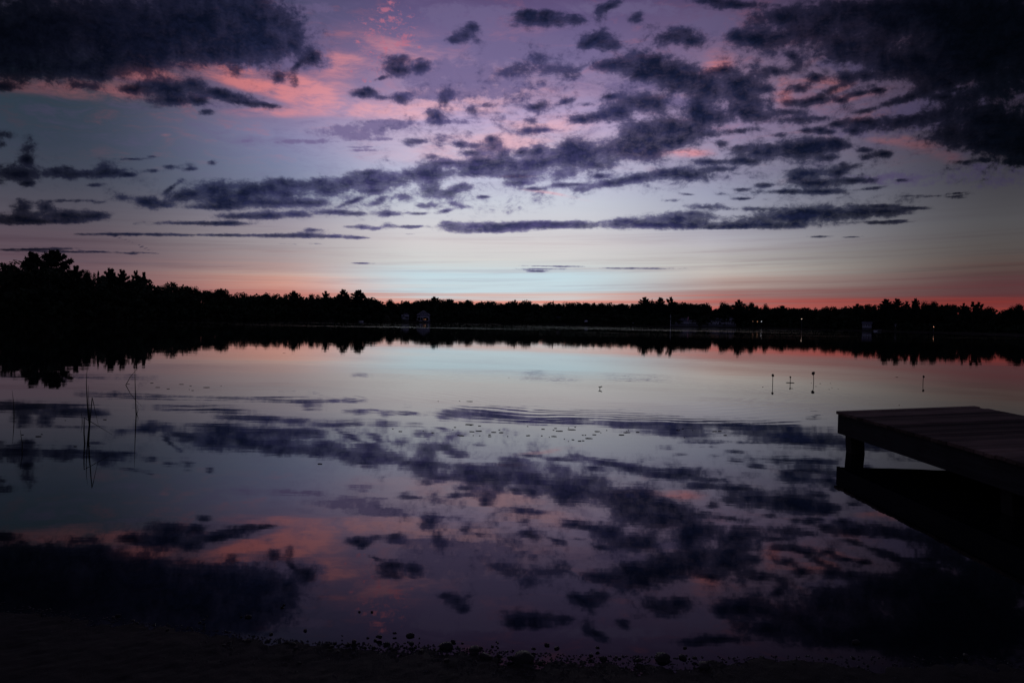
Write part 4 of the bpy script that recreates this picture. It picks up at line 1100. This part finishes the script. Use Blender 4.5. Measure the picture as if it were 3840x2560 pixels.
t = thing('house', 'low lake house with a pale porch behind round shrubs, mid far shore', 'house', (40.4, 608.2, 2.3), facing(40.4, 608.2))
gable_shell(t, 9.5, 7, 2.2, 2.2, M['grey_siding'], 0.5, ridge='x')
b = MB()
b.box(-4.5, 0.6, -0.6, -0.45, 0.0, 1.1)
b.build('porch_rail', M['trim'], t)
for x in (-3.4, -1.8, 1.6, 3.2):
    window(t, x, 0.9, 0.9, 0.9)
found(t, -4.6, 4.6, -0.5, 7, 2.5)

t = thing('tent', 'pale tent canopy near the water right of the low lake house', 'tent', (59.8, 605.2, 1.7), facing(59.8, 605.2))
b = MB()
for i in range(8):
    a0, a1 = i * math.pi / 4, (i + 1) * math.pi / 4
    b.face([(2.1 * math.cos(a0), 1.7 * math.sin(a0), 1.5), (2.1 * math.cos(a1), 1.7 * math.sin(a1), 1.5), (0.5 * math.cos(a1), .4 * math.sin(a1), 2.3), (0.5 * math.cos(a0), .4 * math.sin(a0), 2.3)])
    b.face([(2.1 * math.cos(a0), 1.7 * math.sin(a0), 0.9), (2.1 * math.cos(a1), 1.7 * math.sin(a1), 0.9), (2.1 * math.cos(a1), 1.7 * math.sin(a1), 1.5), (2.1 * math.cos(a0), 1.7 * math.sin(a0), 1.5)])
b.face([(0.5 * math.cos(i * math.pi / 4), .4 * math.sin(i * math.pi / 4), 2.3) for i in range(8)])
b.build('canopy', M['canvas'], t)
for sx in (-1.7, 1.7):
    for sy in (-0.9, 0.9):
        p = MB()
        p.tube([(sx, sy, -0.6), (sx, sy, 1.2)], 0.05)
        p.build('leg', M['metal'], t)

# clubhouse
t = thing('clubhouse', 'long low clubhouse with an arched gable and a row of windows, above a dark seawall', 'clubhouse', (151.5, 587.0, 2.5), facing(151.5, 587))
b = MB()
b.box(-25.5, -13.2, 0, 9, 0, 2.2)
b.build('low_hall', M['grey_siding'], t)
b = MB()
b.prism([(-25.8, 2.22), (-12.9, 2.22), (-14.2, 4.6), (-25.8, 4.6)], -0.4, 9.4)
b.build('hall_roof', M['shingle'], t)
b = MB()
b.box(-13.2, 22.0, 0.3, 10, 0, 3.0)
b.build('wing_wall', M['grey_siding'], t)
b = MB()
b.box(-13.5, 22.4, -0.5, 10.4, 3.02, 3.4)
b.build('wing_roof', M['shingle'], t)
for i in range(27):
    x = -12.4 + i * 1.28
    window(t, x, 1.0, 0.85, 1.3, 0.3)
b = MB()
b.box(-3.2, 3.0, 0.9, 6, 3.42, 5.7)
u = b.build('upper_room', M['grey_siding'], t)
for x in (-2.2, -0.1, 2.0):
    window(u, x, 4.0, 1.3, 1.1, 0.9)
b = MB()
b.box(3.2, 15.2, 1.4, 8, 3.42, 4.9)
u = b.build('upper_wing', M['grey_siding'], t)
for i in range(6):
    window(u, 4.6 + i * 1.95, 3.7, 0.8, 0.8, 1.4)
b = MB()
arc = [(18.6 + 3.6 * math.cos(math.pi * i / 14), 3.42 + 3.1 * math.sin(math.pi * i / 14)) for i in range(15)]
b.prism(arc, 0.1, 6)
b.build('arched_gable', M['siding'], t)
b = MB()
b.prism([(18.6 + 0.9 * math.cos(math.pi * i / 10), 4.3 + 0.9 * math.sin(math.pi * i / 10)) for i in range(11)], 0.04, 0.09)
b.build('arch_window', M['glass'], t)
b = MB()
b.box(-26.5, 23.5, -3.2, -2.6, -3.2, -0.5)
b.build('seawall', M['concrete'], t)
b = MB()
b.box(-26.5, 23.5, -2.58, 9.5, -2.4, -0.04)
b.build('terrace', M['concrete'], t)
b = MB()
for i in range(30):
    b.box(-26 + i * 1.68, -25.86 + i * 1.68, -2.5, -2.36, -0.04, 0.75)
b.box(-26.2, 23.0, -2.52, -2.34, 0.75, 0.9)
b.build('terrace_rail', M['trim'], t)

t = thing('flagpole', 'bare white flagpole at the low end of the clubhouse', 'flagpole', (125.0, 590.3, 0.5))
b = MB()
b.tube([(0, 0, 0), (0, 0, 8.8)], [0.17, 0.1], 8)
b.build('pole', M['trim'], t)
b = MB()
b.tube([(0, 0, 8.75), (0, 0, 8.98)], [0.16, 0.1], 8)
b.build('finial', M['trim'], t)
t = thing('flagpole', 'leaning pole with a limp pinkish flag in front of the clubhouse', 'flagpole', (136.3, 585.8, 0.5))
b = MB()
b.tube([(0, 0, 0), (1.2, 0, 7.6)], [0.08, 0.05], 8)
b.build('pole', M['metal'], t)
b = MB()
b.prism([(0.85, 4.4), (1.0, 4.3), (1.9, 5.9), (2.1, 7.0), (1.6, 7.5), (1.2, 7.4)], -0.03, 0.03)
b.build('flag', M['flag'], t)

t = thing('fence', 'low pale fence in broken lengths on the bank left of the clubhouse', 'fence', (101.2, 601.5, 1.9), facing(101.2, 601.5))
for x0, x1 in ((-18.5, -8.2), (-7.4, -2.6), (-1.8, 7.2), (8.6, 18.5)):
    b = MB()
    n = int((x1 - x0) / 0.55)
    for i in range(n):
        b.box(x0 + i * 0.55, x0 + i * 0.55 + 0.4, -0.03, 0.03, 0.12, 1.0)
    b.box(x0, x1, 0.032, 0.09, 0.25, 0.36)
    b.box(x0, x1, 0.032, 0.09, 0.75, 0.86)
    for x in (x0 + .1, x1 - .1):
        b.box(x - .07, x + .07, .092, .22, -1.4, 1.05)
    b.build('fence_panel', M['siding'], t)

t = thing('house', 'dark house with one lit orange window, right of the clubhouse', 'house', (183.0, 560.0, 3.7), facing(183, 560))
gable_shell(t, 5.4, 6, 2.4, 1.9, M['grey_siding'], 0.4)
w_ = window(t, -0.15, 0.4, 2.1, 1.35, 0, 'lit')
b = MB()
b.box(0.25, 0.4, -0.1, -0.07, 0.3, 1.85)
b.build('curtain_edge', M['flag'], w_)
found(t, -2.6, 2.6, 0, 6, 3.5)

t = thing('house', 'grey lakeside cottage with a faint porch, above the docked boat', 'house', (191.6, 403.5, 1.7), facing(191.6, 403.5))
gable_shell(t, 4.6, 5, 2.1, 1.1, M['grey_siding'], 0.3, ridge='x')
for x in (-1.5, -0.3, 0.9):
    window(t, x, 1.0, 0.8, 0.8)
b = MB()
b.box(-2.3, 2.3, -0.9, -0.78, 0.3, 0.5)
b.build('railing', M['trim'], t)
found(t, -2.3, 2.3, -0.85, 5, 2.0)

t = thing('house', 'small pale cabin alone in the dark trees right of the grey cottage', 'house', (191.2, 371.5, 2.3), facing(191.2, 371.5))
gable_shell(t, 2.6, 3.5, 1.3, 0.8, M['siding'], 0.25)
window(t, 0, 0.4, 0.9, 0.7)
found(t, -1.3, 1.3, 0, 3.5, 2.4)


def boat(label, loc, rz, L, canopy):
    t = thing('boat', label, 'boat', loc, rz)
    b = MB()
    secs = [(-0.5, 0.36, 0.0), (-0.25, 0.42, 0.0), (0.1, 0.42, 0.0), (0.35, 0.3, 0.05), (0.5, 0.04, 0.16)]
    for (x0, w0, k0), (x1, w1, k1) in zip(secs, secs[1:]):
        for s in (-1, 1):
            q = [(x0 * L, s * w0 * L * .5, .62 + k0), (x1 * L, s * w1 * L * .5, .62 + k1), (x1 * L, s * w1 * L * .3, -0.15), (x0 * L, s * w0 * L * .3, -0.15)]
            b.face(q if s > 0 else q[::-1])
        b.face([(x0 * L, -w0 * L * .5, .60 + k0), (x1 * L, -w1 * L * .5, .60 + k1), (x1 * L, w1 * L * .5, .60 + k1), (x0 * L, w0 * L * .5, .60 + k0)])
    b.face([(-.5 * L, -.18 * L, .62), (-.5 * L, .18 * L, .62), (-.5 * L, .11 * L, -.15), (-.5 * L, -.11 * L, -.15)])
    b.build('hull', M['hull'], t)
    if canopy:
        c = MB()
        c.prism([(-0.36 * L, 1.25), (0.22 * L, 1.25), (0.2 * L, 1.38), (-0.34 * L, 1.38)], -.17 * L, .17 * L)
        c.build('canopy', M['canvas'], t)
        c = MB()
        for x in (-0.3 * L, 0.17 * L):
            for y in (-.14 * L, .14 * L):
                c.tube([(x, y, .6), (x, y, 1.25)], .03)
        c.build('canopy_frame', M['metal'], t)
    else:
        c = MB()
        c.prism([(-0.12 * L, .6), (0.18 * L, .6), (0.08 * L, 1.0), (-0.1 * L, 1.0)], -.14 * L, .14 * L)
        c.build('windshield', M['glass'], t)
    return t


boat('small white boat with a flat canopy, moored below the two headland pines', (-93.9, 463.6, 0.0), facing(-95.4, 471), 2.9, True)
boat('pale boat docked under the grey cottage on the right shore', (188.4, 385.2, 0.0), facing(188.4, 385.2), 3.6, False)
t = thing('covered_boat', 'pale canvas-covered boat resting beside the gabled boathouse', 'boat', (-57.6, 534.5, 1.2), facing(-57.6, 534.5, -10))
b = MB()
b.prism([(-2.3, 0.3), (2.2, -0.3), (2.35, 0.05), (1.0, 0.75), (-1.2, 1.4), (-2.2, 1.3)], -1.0, 1.0)
b.build('canvas_cover', M['canvas'], t)
b = MB()
for x in (-1.6, 1.3):
    b.box(x - .1, x + .1, -0.9, 0.9, -1.2, 0.2 if x < 0 else -0.2)
b.build('cradle', M['metal'], t)


def lamp(label, x, y, z0, h, mat, rad):
    t = thing('lamp_post', label, 'lamp', (x, y, z0), 0, 'lamps on the far shore')
    p = MB()
    p.tube([(0, 0, -0.3), (0, 0, h - rad)], [0.07, 0.05], 6)
    p.build('pole', M['metal'], t)
    g = bmesh.new()
    bmesh.ops.create_uvsphere(g, u_segments=10, v_segments=6, radius=rad)
    bmesh.ops.translate(g, verts=g.verts, vec=(0, 0, h))
    me = bpy.data.meshes.new('lamp_head')
    g.to_mesh(me)
    g.free()
    me.materials.append(M[mat])
    link('lamp_head', me, t)
    c = MB()
    c.tube([(0, 0, h + rad), (0, 0, h + rad + 0.12)], [rad * 0.8, rad * 0.3], 8)
    c.build('lamp_cap', M['metal'], t)


lamp('warm bright lamp on a tall pole, alone before the wood in mid far shore', 104.7, 603.0, 0.5, 8.6, 'lamp', 0.27)
lamp('warm lamp on a pole by the water on the right shore', 185.3, 478.5, 0.5, 6.2, 'lamp', 0.2)
lamp('dim amber lamp low in the trees near the end of the right shore', 187.0, 331.5, 0.4, 2.3, 'dim_lamp', 0.16)
lamp('cool white lamp just right of the lit orange window', 182.4, 547.0, 1.0, 4.1, 'white_lamp', 0.22)
lamp('faint small lamp just left of the lit orange window', 179.6, 557.8, 1.2, 4.0, 'dim_lamp', 0.14)


def bush(label, x, y, z, w, h, mat, seed, name='shrub', cat='shrub'):
    r = np.random.default_rng(seed)
    t = thing(name, label, cat, (x, y, z), 0, None)
    n = 420
    d = r.normal(size=(n, 3))
    d /= np.linalg.norm(d, axis=1, keepdims=True)
    d[:, 2] = np.abs(d[:, 2])
    lump = 1 + 0.14 * np.sin(5 * np.arctan2(d[:, 1], d[:, 0])) + 0.1 * np.sin(7 * d[:, 2])
    c = d * lump[:, None] * r.uniform(0.55, 1.0, n)[:, None] ** .5 * np.array([w / 2, w / 2, h])
    link('foliage', quad_mesh('foliage', c, np.stack([r.uniform(.2, .4, n), r.uniform(.15, .3, n)], 1), d + r.normal(0, .5, (n, 3)), M[mat]), t)
    s = MB()
    for k in range(4):
        s.tube([(0, 0, -0.4), (r.normal(0, w * .12), r.normal(0, w * .12), h * .6)], [.08, .03], 5)
    s.build('stem', M['bark'], t)


bush('reddish upright shrub right of the gabled boathouse', -56.5, 537.5, 1.6, 4.4, 5.6, 'red_shrub', 1)
bush('pale round bush left of the low lake house', 12.8, 604.0, 1.4, 9.0, 6.2, 'shrub', 2)
bush('wide mounded bush just left of the low lake house porch', 30.6, 609.0, 1.2, 11.5, 5.0, 'shrub', 3)
bush('low round bush by the water right of the moored white boat', -82.0, 486.0, 0.6, 6.5, 4.2, 'shrub', 4)
bush('low spreading bush right of the pale tent', 72.8, 603.5, 1.0, 11.0, 3.4, 'shrub', 5)


# ------------------------------------------------------------------ dock
DOCK = dict(corner=(4.285, 9.75), yaw=R(0.0), skew=0.14, z=0.505, tilt=0.036, width=1.92, length=9.5)


def build_dock():
    cx, cy = DOCK['corner']
    t = thing('dock', 'weathered wooden dock of cross planks standing on square posts over the water', 'dock', (cx, cy, 0.0), DOCK['yaw'])
    w, Lg, z, sk, tl = DOCK['width'], DOCK['length'], DOCK['z'], DOCK['skew'], DOCK['tilt']
    r = random.Random(2)

    def P(x, s, h):          # x across, s back from the end, h above deck level
        return (x, -s + sk * x, z + h + tl * x)

    def slab(b, x0, x1, s0, s1, h0, h1, bend=0.0):
        i = len(b.v)
        b.v += [P(x0, s1, h0), P(x1, s1, h0), P(x1, s0, h0), P(x0, s0, h0), P(x0, s1, h1), P(x1, s1, h1), P(x1, s0, h1), P(x0, s0, h1)]
        b.f += [tuple(i + k for k in q) for q in ((3, 2, 1, 0), (4, 5, 6, 7), (0, 1, 5, 4), (1, 2, 6, 5), (2, 3, 7, 6), (3, 0, 4, 7))]
    pitch = 0.146
    nb = 0
    s = 0.0
    while s < Lg:
        b = MB()
        dh = r.uniform(-0.005, 0.006)
        ov = r.uniform(0.0, 0.012)
        slab(b, -0.018 - ov, w + 0.018 + ov, s, s + pitch - 0.016, -0.038 + dh, dh)
        o = b.build('plank', M['deck'], t)
        bv = o.modifiers.new('edge', 'BEVEL')
        bv.width = 0.005
        bv.segments = 2
        s += pitch
        nb += 1
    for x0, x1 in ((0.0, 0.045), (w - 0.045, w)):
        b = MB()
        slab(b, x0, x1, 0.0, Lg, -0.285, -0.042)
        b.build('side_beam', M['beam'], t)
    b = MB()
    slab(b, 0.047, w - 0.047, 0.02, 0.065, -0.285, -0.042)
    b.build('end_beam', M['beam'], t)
    for s in (0.14, 3.2, 6.2):
        for x in (0.046, w - 0.23):
            b = MB()
            x1 = x + 0.18
            zt = z - 0.05 + tl * x
            j = r.uniform(-0.008, 0.008)
            rings = [(-0.9, 0.03 + j), (0.0, 0.012 + j), (0.16, 0.0), (zt, 0.0)]
            k0 = len(b.v)
            for zz, dx in rings:
                for (qx, qs) in ((x, s), (x1, s), (x1, s + 0.16), (x, s + 0.16)):
                    b.v.append((qx + dx, -qs + sk * qx, zz))
            for i in range(len(rings) - 1):
                for k in range(4):
                    b.f.append((k0 + i * 4 + k, k0 + i * 4 + (k + 1) % 4, k0 + i * 4 + 4 + (k + 1) % 4, k0 + i * 4 + 4 + k))
            b.f.append(tuple(k0 + len(b.v) - k0 - 4 + k for k in range(4)))
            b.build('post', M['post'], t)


build_dock()


# ------------------------------------------------------------------ reeds and stems in the shallows
def reed(label, path, rad=0.006, group='reeds standing in the shallows', tipend=0.0012):
    """path: points in metres, the first at the water line"""
    base = path[0]
    t = bpy.data.objects.new('reed', None)
    pts = [Vector((base[0], base[1], -0.25))] + [Vector(p) for p in path]
    fine = [pts[0]]
    for a, c in zip(pts, pts[1:]):
        n = max(2, int((c - a).length / 0.06))
        fine += [a.lerp(c, (i + 1) / n) for i in range(n)]
    loc = Vector((base[0], base[1], 0))
    fine = [p - loc for p in fine]
    rad *= 1.6
    radii = [rad + (tipend - rad) * (i / (len(fine) - 1)) ** 1.4 for i in range(len(fine))]
    b = MB()
    b.tube(fine, radii, 6)
    o = link('reed', b.mesh('reed', M['reed'], True))
    bpy.data.objects.remove(t)
    o.location = loc
    tag(o, label, 'reed', group)


reed('tall single reed standing alone, second farthest from the beach on the open left', [(-7.631, 11.435, 0.0), (-7.632, 11.435, 0.106), (-7.642, 11.435, 0.27), (-7.66, 11.435, 0.422)], 0.0065)
reed('short pale reed nearest the beach, standing alone below the tall single reed', [(-5.741, 8.747, 0.0), (-5.741, 8.747, 0.084), (-5.752, 8.747, 0.146), (-5.765, 8.747, 0.238)], 0.005)
reed('tallest reed of the clump, gently curved and thick at its foot', [(-6.12, 10.817, 0.0), (-6.136, 10.817, 0.129), (-6.152, 10.817, 0.309), (-6.167, 10.817, 0.592), (-6.162, 10.817, 0.746), (-6.148, 10.817, 0.865)], 0.0085)
reed('thin straight reed close against the tallest reed of the clump', [(-6.155, 10.888, 0.0), (-6.164, 10.888, 0.171), (-6.172, 10.888, 0.353), (-6.178, 10.888, 0.57)], 0.005)
reed('reed of the clump folded sharply down from a high peak', [(-5.27, 9.294, 0.0), (-5.258, 9.294, 0.203), (-5.243, 9.294, 0.381), (-5.226, 9.294, 0.569), (-5.204, 9.294, 0.47), (-5.148, 9.294, 0.218)], 0.006)
reed('reed of the clump snapped low, its broken top slanting out sideways', [(-5.271, 9.212, 0.0), (-5.28, 9.212, 0.137), (-5.278, 9.212, 0.322), (-5.111, 9.212, 0.226), (-4.924, 9.212, 0.116)], 0.006)
reed('short faint reed just left of the clump', [(-6.373, 11.072, 0.0), (-6.376, 11.072, 0.066), (-6.393, 11.072, 0.161)], 0.0045)
reed('tall straight reed standing beside the bent reed, right of the clump', [(-6.075, 12.074, 0.0), (-6.086, 12.074, 0.23), (-6.096, 12.074, 0.574), (-6.1, 12.074, 0.876)], 0.0065)
reed('tiny crooked reed tip at the foot of the tall straight reed', [(-6.064, 12.076, 0.0), (-6.044, 12.076, 0.072), (-6.059, 12.076, 0.144)], 0.0045)
reed('long bent reed leaning low over the water behind the tall straight reed', [(-8.83, 17.073, 0.0), (-8.735, 17.073, 0.178), (-8.614, 17.073, 0.332), (-8.449, 17.073, 0.506)], 0.0065)



def stem_plant(label, x, y, h, head, lean=0.0, leaf=False, twig=False):
    t = thing('dead_stem', label, 'plant stem', (x, y, 0.0), 0, 'dead stems poking out of the lake')
    b = MB()
    b.tube([(0, 0, -0.15), (lean * 0.3, 0, h * 0.5), (lean, 0, h * 0.93)], [0.010, 0.008, 0.007], 6)
    b.build('stem', M['dead_stem'], t)
    if head:
        c = MB()
        w = head
        c.tube([(lean, 0, h * 0.72), (lean + .004, 0, h * 0.82), (lean - .003, 0, h * 0.93), (lean, 0, h)], [w * .5, w, w * 0.85, w * .25], 7)
        if twig:
            c.tube([(lean * .8, 0, h * .66), (lean - .045, 0.01, h * .84)], [.008, .012], 5)
            c.tube([(lean * .8, 0, h * .70), (lean + .04, 0, h * .98)], [.008, .014], 5)
        c.build('seed_head', M['dead_stem'], t)
    if leaf:
        c = MB()
        c.face([(0.12 * math.cos(a * math.pi / 5), 0.1 * math.sin(a * math.pi / 5), 0.008) for a in range(10)])
        c.face([(0.12 * math.cos(-a * math.pi / 5), 0.1 * math.sin(-a * math.pi / 5), 0.002) for a in range(10)])
        c.build('floating_pad', M['float_leaf'], t)


stem_plant('straight dead stem with a round seed head, first of three beyond the dock', 7.232, 20.628, 0.29, 0.036)
stem_plant('short dead stem with a flat pad at its foot, middle of three beyond the dock', 7.964, 21.287, 0.19, 0.026, leaf=True)
stem_plant('tall dead stem with a forked head, last of three beyond the dock', 8.719, 21.494, 0.32, 0.045, lean=-0.02, twig=True)
stem_plant('lone dead stem near the far corner of the dock', 12.09, 21.9, 0.24, 0.03, lean=0.015)
stem_plant('tiny dark twig at the heart of the spreading ring ripples', 2.16, 18.2, 0.065, 0.022, lean=0.02, twig=True)


# ------------------------------------------------------------------ bits of leaf afloat
def build_debris():
    r = np.random.default_rng(23)
    b = MB()

    def fleck(x, y, s):
        n = 6
        a0 = r.uniform(0, 6.28)
        pts = []
        for k in range(n):
            a = a0 + k * 2 * math.pi / n
            q = s * r.uniform(0.5, 1.1)
            pts.append((x + q * 1.7 * math.cos(a), y + q * math.sin(a), 0.004 + r.uniform(0, .003)))
        b.face(pts)
        m = [(p[0], p[1], 0.001) for p in pts]
        b.face(m[::-1])
        for k in range(n):
            b.face([pts[k], m[k], m[(k + 1) % n], pts[(k + 1) % n]])
    for cx, cy, rx, ry, n in FLECKS:
        for _ in range(max(1, int(n * 0.45))):
            fleck(cx + r.normal(0, rx), cy + r.normal(0, ry), (0.007 + 0.036 * r.random() ** 2.6) * min(1.2, max(0.16, cy / 11.5)))
    o = b.build('floating_debris', M['float_leaf'])
    o['kind'] = 'stuff'
    o['label'] = 'scattered leaf bits floating on the calm water'
    o['category'] = 'debris'


build_debris()


# ------------------------------------------------------------------ stones at the water's edge
def stone_mesh(seed):
    r = np.random.default_rng(seed)
    g = bmesh.new()
    bmesh.ops.create_icosphere(g, subdivisions=3, radius=1.0)
    ph = r.uniform(0, 6.28, 9)
    cuts = [(r.normal(size=3), r.uniform(0.62, 0.9)) for _ in range(6)]
    for v in g.verts:
        p = np.array(v.co)
        for nrm, lim in cuts:
            nrm = nrm / np.linalg.norm(nrm)
            dd = p @ nrm
            if dd > lim:
                p = p - nrm * (dd - lim) * 0.85
        k = 1 + 0.07 * math.sin(3.1 * p[0] + ph[0]) + 0.06 * math.sin(4.3 * p[1] + ph[1]) + 0.05 * math.sin(6.1 * p[2] + ph[2] + 2 * p[0])
        v.co = Vector(p * k * np.array([1.0, 0.8, 0.55]))
    me = bpy.data.meshes.new('stone')
    g.to_mesh(me)
    g.free()
    me.polygons.foreach_set('use_smooth', [True] * len(me.polygons))
    me.materials.append(M['stone'])
    return me


STONES = [stone_mesh(100 + i) for i in range(6)]


def place_stone(label, x, y, s, i, rz, group, z=0.0, tilt=0.0):
    o = link('stone', STONES[i % len(STONES)])
    o.location = (x, y, z)
    o.scale = (s, s, s)
    o.rotation_euler = (tilt, 0.0, rz)
    tag(o, label, 'stone', group)
    return o


def build_stones():
    for lab, x, y, s, i, rz in SOLO_STONES:
        place_stone(lab, x, y, s * 0.8, i, rz, None, 0.35 * s * 0.4)
    r = random.Random(9)
    n = 0
    while n < 130:
        x = r.choice([r.gauss(-0.75, 0.42), r.gauss(-0.2, 0.35), r.gauss(-1.9, 0.5), r.gauss(0.7, 0.6), r.gauss(-0.5, 0.3)])
        if not -2.7 < x < 2.4:
            continue
        y = float(np.interp(x, WATERLINE_X, WATERLINE_Y)) + r.gauss(0.02, 0.07)
        s = (0.006 + 0.013 * r.random() ** 2.2) * (1.0 if x > -1.3 else 0.75)
        place_stone('small wet stone in the pebble belt where the water meets the sand', x, y, s, r.randrange(6), r.uniform(0, 6.28), 'small stones along the waterline', 0.25 * s + (0.01 if r.random() < .5 else 0.0), r.uniform(-.3, .3))
        n += 1
    # the countless finer pebbles
    rr = np.random.default_rng(12)
    b = MB()
    for _ in range(2600):
        x = rr.normal(-0.5, 0.75) if rr.random() < .6 else rr.uniform(-2.8, 2.6)
        y = np.interp(x, WATERLINE_X, WATERLINE_Y) - abs(rr.normal(0, 0.16)) + 0.07
        s = rr.uniform(0.003, 0.008)
        z = max(0.0, (np.interp(x, WATERLINE_X, WATERLINE_Y) - y) * 0.055) + 0.002
        k = len(b.v)
        a0 = rr.uniform(0, 6.28)
        for i in range(5):
            a = a0 + i * 2 * math.pi / 5
            b.v.append((x + s * math.cos(a) * rr.uniform(.8, 1.3), y + s * math.sin(a) * rr.uniform(.7, 1.1), z - s * .3))
        b.v.append((x, y, z + s * .55))
        for i in range(5):
            b.f.append((k + i, k + (i + 1) % 5, k + 5))
    o = b.build('pebbles', M['stone'], None, True)
    o['kind'] = 'stuff'
    o['label'] = 'fine dark pebbles strewn along the wet sand'
    o['category'] = 'pebbles'


build_stones()
